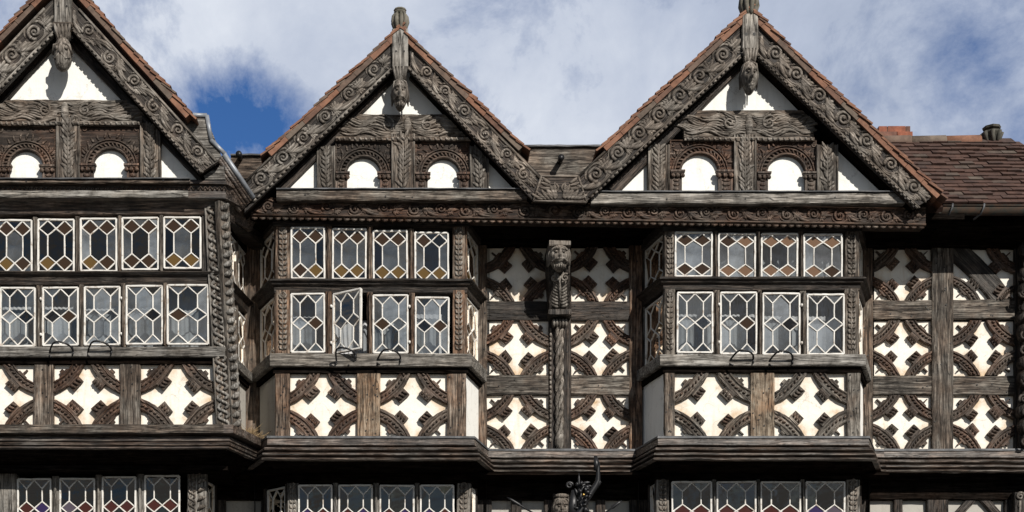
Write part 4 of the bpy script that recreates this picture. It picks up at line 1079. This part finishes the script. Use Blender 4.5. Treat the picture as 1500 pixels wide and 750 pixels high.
for i in range(k):
    t = i / k; uu = .055 - dx / .72 * t; v = zb + .03 + L * t
    mb.tube([(uu - .05, v, 0), (uu, v + .03, .018), (uu + .055, v + .085, .0)], [.018, .036, .016], 7, 1, .9, G)
mb.build('corner_pilaster', ['oak', 'oak_grey'], B, V90 + .05, 'leaning corner pilaster return carved with slanted leaves')
# wing side windows
G = splay((WB[0] + .05, Y + .1), WC); Lh = 1.1
mb = MB(); mb.prism(G, [(0, zu1 - .02), (Lh - .05, zu1 - .02), (Lh - .05, zu1 + .4), (0, zu1 + .4)], -.1, .0); mb.build('head_rail', ['black'], B)
zs = [(Z(398, Y) - .03, Z(322, Y) - .03, 'top'), (Z(506, Y), Z(421, Y) - .05, 'low')]
splay_side((WB[0] + .06, Y + .16), WC, zs, B, 'oak', count=2, pal=pal_top(.1))
G = splay(WB, WC); Ls = (Vector(WC) - Vector(WB)).length
mb = MB(); mb.prism(G, [(.05, zb), (Ls, zb), (Ls, zt), (.05, zt)], -.06, -.01); mb.build('plaster_panel', ['greyplaster'], B)
box_part('panel_post', G, Ls * .45, Ls * .62, zb, zt, -.06, .02, 'oak_warm', B)
timber_part('panel_brace', G, (Ls * .1, zb + .1), (Ls * .48, zt - .1), .09, -.06, .015, 'oak_dark', B)
room(WA[0], WB[0] + .03, Y + .13, 2.0, zl0 - .25, zl1 + .1, B); room(WA[0], WB[0] + .03, Y + .13, 2.0, zu0 - .08, zu1 + .3, B)
# wing eaves: moulded cornice below the gable and its return
Yc = YG - .38; zc = Z(263, Yc - .12)
pr = [(-.15, zc + .02), (.16, zc + .01), (.165, zc - .03), (.13, zc - .035), (.12, zc - .10), (.15, zc - .108), (.155, zc - .185), (.10, zc - .195), (.05, zc - .26), (.03, zu1 + .05), (-.1, zu1 + .03)]
mb = MB(); sweep(mb, pr, [(X(-90, Y), Y), (X(322, Y), Y), (X(366, -.55), -.55)]); mb.build('cornice', ['moulding'], B)
Fc = facing(Y - .122); mb = MB()
for i in range(60):
    u = X(-80, Y) + i * .052; mb.tube([(u, zc - .09, .006), (u + .026, zc - .045, .012), (u + .052, zc - .09, .006)], .008, 5, 0, 1, Fc)
mb.build('carved_frieze', ['carve_brown'], B)
box_part('eaves_board', facing(Y - .16), X(-90, Y), X(276, Y - .16), zc - .185, zc - .11, 0, .022, 'oak_grey', B)
mb = MB(); mb.box(facing(0), X(-90, Y), WB[0] + .05, zu1 + .06, zu1 + .14, -.3, .98); mb.build('soffit', ['black'], B)
# frieze under the eaves of the return side
G2 = splay((X(330, Y), Y), (X(400, 0), 0)); 
box_part('carved_frieze', G2, .05, 1.0, zu1 + .02, zu1 + .22, -.2, .0, 'oak_dark', B, vertical=False)
# stepped gutter box at the foot of the left gable
Yk = Yc - .10; Fk = facing(Yk); P = lambda a, b: (X(a, Yk), Z(b, Yk))
mb = MB(); mb.prism(Fk, [P(268, 170), P(302, 171), P(326, 232), P(330, 262), P(300, 262)], -.8, -.01); mb.build('gutter_box', ['oak_grey'], B)
mb = MB()
for a, b in ((P(268, 168), P(303, 169)), (P(303, 169), P(309, 205)), (P(309, 205), P(330, 226))):
    mb.tube([(*a, .0), (*b, .0)], .024, 8, 0, .7, Fk)
mb.build('lead_flashing', ['lead_pale'], B)
# sloping lead-edged cornice return running down to the valley
mb = MB()
p0, p1 = Vector((X(328, -1.2), -1.2, Z(226, -1.2))), Vector((X(371, -.93), -.93, Z(290, -.93)))
for off, r, mi in ((0, .030, 0), (.05, .022, 1), (.085, .028, 1), (.13, .022, 1), (.17, .030, 1), (.22, .024, 1)):
    o = Vector((-.68, .15, -.62)) * off; mb.tube([p0 + o, p1 + o], r, 8, mi)
q0, q1 = p0 + Vector((-.16, .05, -.15)), p1 + Vector((-.16, .05, -.15))
mb.add([p0, p1, q1, q0, p0 + Vector((-.05, .3, 0)), p1 + Vector((-.05, .3, 0)), q1 + Vector((0, .3, 0)), q0 + Vector((0, .3, 0))],
       [(0, 1, 2, 3), (4, 5, 6, 7), (0, 1, 5, 4), (1, 2, 6, 5), (2, 3, 7, 6), (3, 0, 4, 7)], 1)
mb.build('eaves_return', ['lead_pale', 'moulding'], B)

# wing lower cornice
pr2 = [(-.05, ZC + .035), (.15, ZC + .03), (.155, ZC - .06), (.14, ZC - .068), (.06, ZC - .072), (.06, ZC - .085), (.085, ZC - .09), (.09, ZC - .13), (.07, ZC - .14), (.09, ZC - .15), (.085, ZC - .175), (.06, ZC - .18), (.07, ZC - .19), (.07, ZC - .205), (.04, ZC - .215)]
mb = MB(); pth = [(X(-80, Y), Y), (X(330, Y), Y), (X(374, -.35), -.35)]; sweep(mb, pr2, pth); mb.build('cornice', ['moulding'], B); mb = MB(); sweep(mb, [(.04, ZC - .215), (0, ZC - .23), (-.1, ZC - .27), (-.35, ZC - .36)], pth); mb.build('soffit', ['black'], B)
mb = MB(); sweep(mb, [(-.04, ZC + .045), (.12, ZC + .04), (.158, ZC + .035), (.158, ZC - .055), (.14, ZC - .06)], pth[:2]); mb.build('cornice_board', ['oak'], B)
mb = MB(); mb.box(F0, X(-80, -.9), X(345), ZC - .38, ZC - .33, -.5, .78); mb.build('soffit', ['black'], B)
# wing storey below
Yg = YW + .45; Fg = facing(Yg)
gr = [(27, 75, 703, 788), (89, 139, 702, 787), (151, 199, 700, 786), (213, 263, 698, 784)]
cas_rows(Fg, Yg, gr, B, 'low', pal_ground, 'oak_grey', n=.02)
gz1, gz0 = Z(697, Yg), Z(787, Yg)
box_part('panel_post', Fg, X(-80, Yg), X(25, Yg), gz0 - .3, gz1 + .1, -.1, .04, 'oak_grey', B, vertical=True)
gA, gB_, gC = (X(-80, Yg), Yg), (X(290, Yg), Yg), (X(318), .05)
mb = MB(); sweep(mb, [(-.1, ZC - .30), (.02, ZC - .30), (.02, gz1 + .03), (-.1, gz1 + .03)], [gA, gB_, gC]); mb.build('head_rail', ['black'], B)
mb = MB(); sweep(mb, [(-.12, gz0 - .02), (.07, gz0 - .03), (.07, gz0 - .15), (.02, gz0 - .16), (.02, .5), (-.1, .5)], [gA, gB_, gC]); mb.build('lower_wall', ['oak_dark'], B)
mb = MB(); mb.timber(Fg, (X(289, Yg), gz0 - .1), (X(289, Yg), gz1 + .1), 28 * S, -.1, .02)
guilloche(mb, Fg, (X(282, Yg), gz0), (X(282, Yg), gz1 + .06), .085, .025, 1, step=.07)
for i in range(8): mb.tube([(X(290, Yg), gz0 + i * .1, .02), (X(295, Yg), gz0 + i * .1 + .04, .04), (X(302, Yg), gz0 + i * .1 + .05, .01)], [.012, .026, .014], 6, 1, .9, Fg)
mb.build('corner_pilaster', ['oak_grey', 'carve'], B, V90)
splay_side(gB_, gC, [(gz0, gz1, 'low')], B, 'oak_dark')
room(gA[0], gB_[0] - .02, Yg + .1, 2.0, gz0 - .15, ZC - .32, B)

# solid body behind everything
mb = MB(); mb.box(facing(0), X(-100), X(1285), 0, Z(270), -6.0, -2.25); mb.build('rear_wall', ['oak_dark'], B)
for x in (X(-95), X(940) + .0, X(1280)):
    pass

# ================================================================== RIGHT-HAND NEIGHBOUR
A = empty('lower_roofed_building', (X(1390), 0, 0), 'lower timber-framed building at the right with brown tiled roof and quatrefoil wall', 'building')
wall_cells([(1277, 1363), (1394, 1484)], rowsW, A, skip=((1, 0),), mat='carve_brown')
for (a, c, m) in ((1258, 1277, 'oak_warm'), (1363, 1394, 'oak'), (1484, 1500, 'oak_dark')):
    box_part('wall_post', F0, X(a), X(c), ZC - .03, Z(350), -.10, .05 if m != 'oak' else .06, m, A, pegs=10)
for (a, c, t, b, m) in ((1277, 1363, 441, 469, 'oak'), (1394, 1484, 441, 469, 'oak'), (1277, 1363, 552, 580, 'oak'), (1394, 1484, 552, 580, 'oak')):
    box_part('wall_rail', F0, X(a) + .002, X(c) - .002, Z(b), Z(t), -.10, .045, m, A, pegs=4, bow=random.uniform(-.006, .006))
timber_part('wall_brace', F0, (X(1392), Z(362)), (X(1468), Z(441)), 30 * S, -.02, .045, 'oak_dark', A, bow=.03, label='broad straight brace crossing the top right panel')
brace(F0, X(1394), Z(441), 1, 1, 43 * S, 38 * S, A, 0, .035, 'carve_brown')
brace(F0, X(1484), Z(366), -1, -1, 43 * S, 38 * S, A, 0, .06, 'carve_brown')
brace(F0, X(1484), Z(441), -1, 1, 30 * S, 24 * S, A, 0, .06, 'carve_brown')
# carved dragon-like bracket at the far right
mb = MB(); G = facing(-.05)
for k, (py, r) in enumerate(((372, .10), (392, .08), (410, .09), (432, .11), (452, .08), (470, .10), (492, .12), (515, .09), (540, .10), (560, .12), (585, .09), (605, .10), (628, .11), (648, .09))):
    mb.blob(G, X(1495 + 3 * math.sin(k * 2.1)), Z(py), .08 + .03 * math.sin(k), r * .85, r, r, .4 * math.sin(k), 0, 12, 8)
    spiral(mb, G, X(1492 + 3 * math.sin(k * 1.7)), Z(py + 6), .15, .06, .014, k, 1.3, .018, .012, 1 if k % 2 else -1)
mb.timber(G, (X(1500), Z(659)), (X(1500), Z(355)), 26 * S, -.04, .06)
mb.build('carved_bracket', ['oak_dark'], A, V90, 'knotted carved bracket at the right edge of the picture')
mb = MB(); pathA = [(X(1290), 0.0), (X(1640), 0.0)]; sweep(mb, prof, pathA); mb.build('cornice', ['moulding'], A); mb = MB(); sweep(mb, under, pathA); mb.build('soffit', ['black'], A)
mb = MB(); sweep(mb, [(-.04, ZC + .02), (.125, ZC + .012), (.127, ZC - .012), (-.04, ZC + .0)], pathA); mb.build('lead_flashing', ['lead'], A)
mb = MB(); mb.box(F0, X(1290), X(1640), ZC - .33, ZC - .30, -.5, .05); mb.build('soffit', ['black'], A)
low_wall(1258, 1640, [(1271, 1309), (1321, 1357), (1388, 1471), (1500, 1560)], A)
Fl = facing(.10)
for a, b in (((1388, 770), (1432, 722)), ((1476, 770), (1432, 722))): timber_part('panel_brace', Fl, (X(a[0], .1), Z(a[1], .1)), (X(b[0], .1), Z(b[1], .1)), 12 * S, -.03, .02, 'oak_dark', A)
mb = MB(); G = facing(.06); mb.timber(G, (X(1493), Z(780)), (X(1493), Z(722)), 18 * S, -.02, .10); spiral(mb, G, X(1492), Z(728), .11, .05, .012, 0, 1.5, .016, .01, 1, 1)
for k in range(5): leaf(mb, G, X(1490), Z(775) + k * .06, .104, 1.2, .09, .014, .5, 1)
mb.build('carved_bracket', ['oak_dark', 'carve'], A, V90)
# eaves, gutter, tiled slope
Ye = -.45; Fe = facing(Ye)
box_part('eaves_board', facing(-.44), X(1372, -.44), X(1640), Z(336, -.44), Z(316, -.44), -.5, 0, 'black', A)
box_part('wall_plate', F0, X(1260), X(1640), Z(366), Z(330), -.2, .12, 'black', A)  # black plate brought down low to stand in for eaves shade
mb = MB(); mb.box(facing(0), X(1262), X(1640), Z(335, -.2), Z(328, -.2), -.1, .44); mb.build('soffit', ['black'], A)
mb = MB(); y_, z_ = -.64, Z(305, -.64); K = 10; r = .075; vs = []
for xx in (X(1378, y_), X(1640)):
    for i in range(K + 1):
        a = math.pi + math.pi * i / K; vs.append((xx, y_ + r * math.cos(a), z_ + r * math.sin(a)))
    for i in range(K, -1, -1):
        a = math.pi + math.pi * i / K; vs.append((xx, y_ + (r - .01) * math.cos(a), z_ + (r - .01) * math.sin(a)))
n_ = 2 * (K + 1)
mb.add(vs, [(i, (i + 1) % n_, n_ + (i + 1) % n_, n_ + i) for i in range(n_)] + [list(range(n_)), list(range(n_, 2 * n_))], 0, True)
mb.tube([(X(1378, y_), y_ - r, z_), (X(1640), y_ - r, z_)], .011, 6)
gu = mb.build('gutter', ['gutter'], A)
for px in (1388, 1434):
    mb = MB(); mb.tube([(X(px + 4, y_), y_ - r, z_ + .02), (X(px + 3, y_), y_ - r - .012, z_ - .02), (X(px, y_), y_ - r * .6, z_ - r - .01), (X(px - 4, y_), y_, z_ - r - .03), (X(px - 5, y_), y_ + .05, z_ - r - .03)], .011, 6)
    mb.build('gutter_hook', ['lead'], gu)
pitch = R(47); cp, sp = math.cos(pitch), math.sin(pitch); x0r, z0r, y0r = X(1180), z_ + .03, y_ + .0
FR = Fr((0, y0r, z0r), (1, 0, 0), (0, cp, sp), (0, -sp, cp))
def hipx(v): return X(1475, .62) + (1.666 - v) * .46
mb = MB(); crs = 17; gauge = .098; tw = .165
for i in range(crs):
    xr = hipx(i * gauge)
    n = int((xr - x0r) / tw) + 1; off = (i % 2) * tw / 2
    wave = random.uniform(-.006, .006)
    for j in range(n):
        a = x0r + j * tw + off + .0015; c = min(a + tw - .003, xr)
        if c - a < .03: continue
        e = random.uniform(-.007, .007) + wave; l = random.uniform(0, .022) + .012 * math.sin(j * .35 + i * .2) * .5
        v = i * gauge + e
        mb.hexa([FR(a, v, .012 + l), FR(c, v, .012 + l + random.uniform(-.003, .003)), FR(c, v + .19, -.004), FR(a, v + .19, -.004), FR(a, v, .038 + l), FR(c, v, .038 + l), FR(c, v + .19, .014), FR(a, v + .19, .014)])
roofA = mb.build('roof', ['rooftile'], A)
mb = MB(); Lr = crs * gauge
mb.prism(FR, [(x0r, 0), (hipx(0), 0), (hipx(Lr), Lr), (x0r, Lr)], -.12, -.008)
mb.build('roof_deck', ['rooftile'], A)
top = FR(0, Lr - .02, 0)
mb = MB(); xr = X(1437, top.y) ; a = X(1250)
while a < xr - .05:
    c = min(a + .42, xr); e = random.uniform(-.006, .006)
    pts = [(a, top.y + .02, top.z + .01 + e), (c - .004, top.y + .02, top.z + .015 + e)]
    mb.tube(pts, [.085, .09], 12, 0); a = c
mb.build('ridge_tiles', ['tile'], A)
# chimney pot on the ridge
G = Fr((X(1455, top.y), top.y + .05, 0), (1, 0, 0), (0, 0, 1), (0, -1, 0)); f0 = Z(214, top.y); H = 30 * S * 1.1
mb = MB()
ringp = [(0, .10), (.08, .13), (.10, .10), (.45, .135), (.62, .175), (.70, .175), (.72, .10), (.80, .09), (.84, .15), (.93, .16), (.94, .10), (1.0, .09)]
K = 8; vs = []
for t, r in ringp:
    for j in range(K):
        a = 2 * math.pi * (j + .3) / K; vs.append(G(.68 * r * math.cos(a), f0 + H * t, .68 * r * math.sin(a)))
mb.add(vs, [(i * K + j, i * K + (j + 1) % K, (i + 1) * K + (j + 1) % K, (i + 1) * K + j) for i in range(len(ringp) - 1) for j in range(K)] + [list(range(K)), [(len(ringp) - 1) * K + j for j in range(K)]])
for j in range(K):
    a = 2 * math.pi * (j + .3) / K; mb.tube([G(.07 * math.cos(a), f0 + H * .1, .08 * math.sin(a)), G(.117 * math.cos(a), f0 + H * .66, .117 * math.sin(a))], [.018, .028], 5)
mb.build('chimney_pot', ['pot_dark'], A)
# red brick stack showing over the ridge
mb = MB(); Yk = top.y + .3; u0, u1 = X(1287, Yk), X(1334, Yk); z1 = Z(184, Yk)
for i in range(9):
    zz = z1 - (i + 1) * .078; o = .02 if i in (1,) else 0; a = u0 - o; sh = (i % 2) * .11
    xs = [u0 - o] + [u0 + sh + .11 + k * .225 for k in range(3) if u0 + sh + .11 + k * .225 < u1 - .04] + [u1 + o]
    for k in range(len(xs) - 1): mb.box(facing(Yk), xs[k] + .004, xs[k + 1] - .004, zz + .005, zz + .073, -.5, random.uniform(-.003, .004) + o)
mb.box(facing(Yk), u0 + .01, u1 - .01, z1 - .75, z1 - .01, -.49, -.008, 1)
mb.build('chimney', ['brick', 'pot'], A)
mb = MB(); mb.box(facing(0), X(1290), X(1640), 0, top.z - 1.3, -6.0, -1.2); mb.build('rear_wall', ['oak_dark'], A)

# ================================================================== SMALL THINGS
# wrought iron bracket
Yi = -.95; F = facing(Yi); P = lambda a, b, n=0: (X(a, Yi), Z(b, Yi), n)
I = empty('iron_bracket', (X(845, Yi), Yi, Z(750, Yi)), 'black wrought iron bracket with scrolls and small bosses in front of the cornice', 'bracket')
mb = MB()
mb.tube([P(838, 775), P(848, 752), P(858, 732), P(872, 712), P(876, 704), P(876, 692), P(875, 680), P(873, 668)], [.045, .045, .042, .034, .03, .024, .03, .012], 8, 0, .8, F)
mb.tube([P(872, 690, .02), P(873, 680, .03), P(871, 668, .01)], [.02, .03, .01], 6, 0, .6, F)
mb.tube([P(874, 714), P(878, 706), P(877, 700)], [.02, .025, .01], 6, 0, .8, F); mb.build('arm', ['iron'], I)
mb = MB()
mb.tube([P(838, 760), P(839, 740), P(841, 718)], [.045, .05, .03], 8, 0, .4, F); spiral(mb, F, X(834, Yi), Z(711, Yi), 0, .04, .012, 0, 1.4, .014, .010)
mb.tube([P(847, 760), P(848, 720), P(848, 700), P(848, 693)], [.02, .018, .014, .004], 7, 0, 1, F)
random.seed(3)
for k in range(22):
    a = random.uniform(844, 866); b = random.uniform(708, 752); mb.blob(F, X(a, Yi), Z(b, Yi), random.uniform(0, .06), random.uniform(.012, .028), random.uniform(.012, .035), .02, random.uniform(0, 3))
for k in range(7): leaf(mb, F, X(848 + random.uniform(-3, 8), Yi), Z(745 - 6 * k, Yi), .02, random.uniform(0, 3), .09, .012, random.uniform(-1, 1))
mb.build('scrollwork', ['iron'], I)
mb = MB(); mb.blob(F, X(853.5, Yi), Z(727, Yi), .08, .016, .018, .016); mb.build('boss', ['brass'], I)
mb = MB(); mb.blob(F, X(856.5, Yi), Z(719, Yi), .08, .013, .014, .013); mb.blob(F, X(845, Yi), Z(735, Yi), .07, .008, .01, .008); mb.build('boss', ['lead'], I)
for (a, b, c, d, lab) in ((742, 728, 795, 760, 'slim spear-like rod slanting down to the right, left of the iron bracket'), (911, 733, 872, 762, 'slim spear-like rod slanting down to the left, right of the iron bracket')):
    mb = MB(); p0, p1 = Vector(P(a, b)), Vector(P(c, d))
    pts = [tuple(p0.lerp(p1, t)) for t in (0, .12, .35, .4, 1)]; mb.tube(pts, [.002, .016, .020, .010, .012], 7, 0, .6, F)
    o = mb.build('iron_rod', ['iron'], None, 0); tag(o, lab, 'rod', 'rods beside the iron bracket')

# dry weeds in the corner between wing and bay
random.seed(11)
mb = MB()
for k in range(420):
    bx = random.gauss(X(367, -.4), .06); by = -.46 + random.gauss(0, .07); bz = ZC + .02 + abs(random.gauss(0, .02)) - .08 * max(0, (bx - X(362, -.4)) * 3)
    a = random.uniform(0, 6.28); l = random.uniform(.05, .24) * (1.1 if k < 40 else .6); ln = random.uniform(.1, .9)
    d = Vector((math.cos(a) * ln, math.sin(a) * ln - .2, 1)).normalized(); p = Vector((bx, by, bz))
    mb.tube([p, p + d * l * .5, p + d * l + Vector((math.cos(a), math.sin(a), -.4)) * l * .3], [.0035, .003, .0015], 3)
o = mb.build('dry_weeds', ['dead'], None); tag(o, 'tuft of dry straw-coloured weeds rooted on the cornice in the corner beside the left wing', 'plant')

# curtains inside
random.seed(5)
def curtain(px0, px1, py0, py1, Y, label, fold=.005, lam=.055):
    mb = MB(); K = int((X(px1, Y) - X(px0, Y)) / .008); u0 = X(px0, Y); vs = []; rows = 7
    z0, z1 = Z(py1, Y), Z(py0, Y)
    for j in range(rows):
        for i in range(K + 1):
            u = u0 + i * .008; t = j / (rows - 1)
            vs.append((u + .01 * math.sin(t * 3 + i * .1), Y + fold * math.sin(i * .008 / lam * 6.28 + .6 * math.sin(i * .07)) * (1 - .25 * t) , z0 + (z1 - z0) * t))
    mb.add(vs, [(j * (K + 1) + i, j * (K + 1) + i + 1, (j + 1) * (K + 1) + i + 1, (j + 1) * (K + 1) + i) for j in range(rows - 1) for i in range(K)], 0, True)
    n = len(mb.v)
    mb.add([v + Vector((0, .003, 0)) for v in mb.v], [f[::-1] for f in mb.f], 0, True)
    o = mb.build('curtain', ['curtain'], None); tag(o, label, 'curtain', 'net curtains behind the leaded windows')
curtain(2, 118, 400, 512, YW + .22, 'pale net curtain behind the left wing lower windows, at the far left')
curtain(124, 240, 400, 512, YW + .24, 'pale net curtain behind the left wing lower windows with the two black stays')
curtain(246, 303, 400, 512, YW + .22, 'pale net curtain at the right end of the left wing lower windows')
curtain(428, 484, 410, 522, YB + .25, 'pale net curtain behind the lower left window of the centre bay')
curtain(486, 600, 470, 522, YB + .32, 'low net curtain behind the open window of the centre bay', .012)
curtain(605, 655, 410, 522, YB + .22, 'pale net curtain behind the lower right window of the centre bay')
curtain(992, 1110, 408, 522, YB + .25, 'pale net curtain behind the lower left pair of windows of the right bay')
curtain(1114, 1236, 408, 522, YB + .27, 'pale net curtain behind the lower right pair of windows of the right bay')
curtain(988, 1233, 322, 410, YB + .22, 'pale blind-like net curtain across the upper windows of the right bay', .006, .09)

# ================================================================== GROUND, SKY, LIGHT, CAMERA
mb = MB(); mb.add([(-400, -400, 0), (400, -400, 0), (400, 400, 0), (-400, 400, 0)], [(0, 1, 2, 3)]); mb.build('road', ['asphalt'], None, kind='structure')
mb = MB(); mb.box(facing(-1.2), -60, 60, .0, .12, -9, 2.6); mb.build('pavement', ['paving'], None, kind='structure')

SUN_AZ, SUN_EL = R(27), R(33.5)      # azimuth to the right of the camera's back
sd = Vector((math.sin(SUN_AZ) * math.cos(SUN_EL), -math.cos(SUN_AZ) * math.cos(SUN_EL), math.sin(SUN_EL)))
L = bpy.data.lights.new('sun', 'SUN'); L.energy = 5.0; L.angle = R(0.5); L.color = (1.0, 0.95, 0.87)
lo = bpy.data.objects.new('sun', L); C.objects.link(lo); lo.rotation_euler = (-sd).to_track_quat('-Z', 'Y').to_euler()

w = bpy.data.worlds.new('World'); bpy.context.scene.world = w; w.use_nodes = True; nt = w.node_tree
bg = nt.nodes['Background']; bg.inputs['Strength'].default_value = 0.05
sky = nt.nodes.new('ShaderNodeTexSky'); sky.sky_type = 'NISHITA'; sky.sun_disc = False; sky.sun_elevation = SUN_EL
sky.sun_rotation = math.atan2(sd.x, sd.y); sky.air_density = 1.0; sky.dust_density = 0.6; sky.ozone_density = 2.5
tc = nt.nodes.new('ShaderNodeTexCoord')
def pdir(px, py): return Vector(((px - CX) * S, D, (HY - py) * S)).normalized()
n1 = N(nt, 'ShaderNodeTexNoise', Scale=9.0, Detail=12.0, Roughness=0.66, Distortion=0.25); nt.links.new(tc.outputs['Generated'], n1.inputs['Vector'])
n2 = N(nt, 'ShaderNodeTexNoise', Scale=3.2, Detail=6.0, Roughness=0.55); nt.links.new(tc.outputs['Generated'], n2.inputs['Vector'])
tot = None
for (px, py, rad, amt) in ((345, 200, .060, 1.05), (292, 140, .035, .6), (392, 222, .05, .8), (1418, 108, .05, .88), (1450, 60, .09, .62), (1475, 195, .06, .6), (170, 10, .06, .38), (1320, 120, .06, .33)):
    vd = nt.nodes.new('ShaderNodeVectorMath'); vd.operation = 'DISTANCE'
    nt.links.new(tc.outputs['Generated'], vd.inputs[0]); vd.inputs[1].default_value = pdir(px, py)
    dd = mathn(nt, 'DIVIDE', vd.outputs['Value'], rad); e = mathn(nt, 'MULTIPLY', mathn(nt, 'SUBTRACT', 1.0, mathn(nt, 'POWER', dd, 1.6), clamp=True), amt)
    tot = e if tot is None else mathn(nt, 'MAXIMUM', tot, e)
gap = mathn(nt, 'ADD', mathn(nt, 'MULTIPLY', tot, 0.62), mathn(nt, 'MULTIPLY', mathn(nt, 'SUBTRACT', 0.5, n1.outputs[0]), 1.7))
# banks of cloud stand over the roofs; the unseen rest is thinned to darken the fill light
sx = nt.nodes.new('ShaderNodeSeparateXYZ'); nt.links.new(tc.outputs['Generated'], sx.inputs[0])
away = mathn(nt, 'MULTIPLY', mathn(nt, 'SUBTRACT', 0.62, sx.outputs[1]), 1.3, clamp=True)
gap = mathn(nt, 'ADD', gap, away)
gm = ramp(nt, gap, [(0.06, (0, 0, 0)), (0.56, (1, 1, 1))])
shade = mathn(nt, 'ADD', mathn(nt, 'MULTIPLY', n2.outputs[0], .7), mathn(nt, 'MULTIPLY', n1.outputs[0], .3))
cl = ramp(nt, shade, [(0.36, (6.6, 7.8, 10.4)), (0.48, (9.6, 10.8, 13.4)), (0.62, (14.6, 15.5, 17.2))])
hs = nt.nodes.new('ShaderNodeHueSaturation'); hs.inputs['Saturation'].default_value = 1.25; hs.inputs['Value'].default_value = 1.25
nt.links.new(sky.outputs[0], hs.inputs['Color'])
front = mixc(nt, gm.outputs[0], cl.outputs[0], mixc(nt, 1.0, hs.outputs[0], (1.15, 1.2, 1.5), 'MULTIPLY'))
fill_veil = mixc(nt, mathn(nt, 'MULTIPLY_ADD', ramp(nt, n1.outputs[0], [(0.42, (0, 0, 0)), (0.58, (1, 1, 1))]).outputs[0], .8, .15), hs.outputs[0], (5.2, 5.3, 5.5))      # unseen thin cloud, added to grey the fill and vary reflections
nt.links.new(mixc(nt, mathn(nt, 'MULTIPLY', mathn(nt, 'SUBTRACT', 0.62, sx.outputs[1]), 5.0, clamp=True), front, fill_veil), bg.inputs['Color'])

cam = bpy.data.cameras.new('camera'); co = bpy.data.objects.new('camera', cam); C.objects.link(co)
co.location = (0, -D, EYE); co.rotation_euler = (R(90), 0, 0)
cam.sensor_width = 36; cam.lens = 36 * D / (1500 * S); cam.shift_x = (750 - CX) / 1500; cam.shift_y = (HY - 375) / 1500; cam.clip_end = 2000
sc = bpy.context.scene; sc.camera = co
sc.view_settings.view_transform = 'Standard'; sc.view_settings.look = 'None'; sc.view_settings.exposure = 0; sc.view_settings.gamma = 1
sc.cycles.max_bounces = 6; sc.cycles.transparent_max_bounces = 12
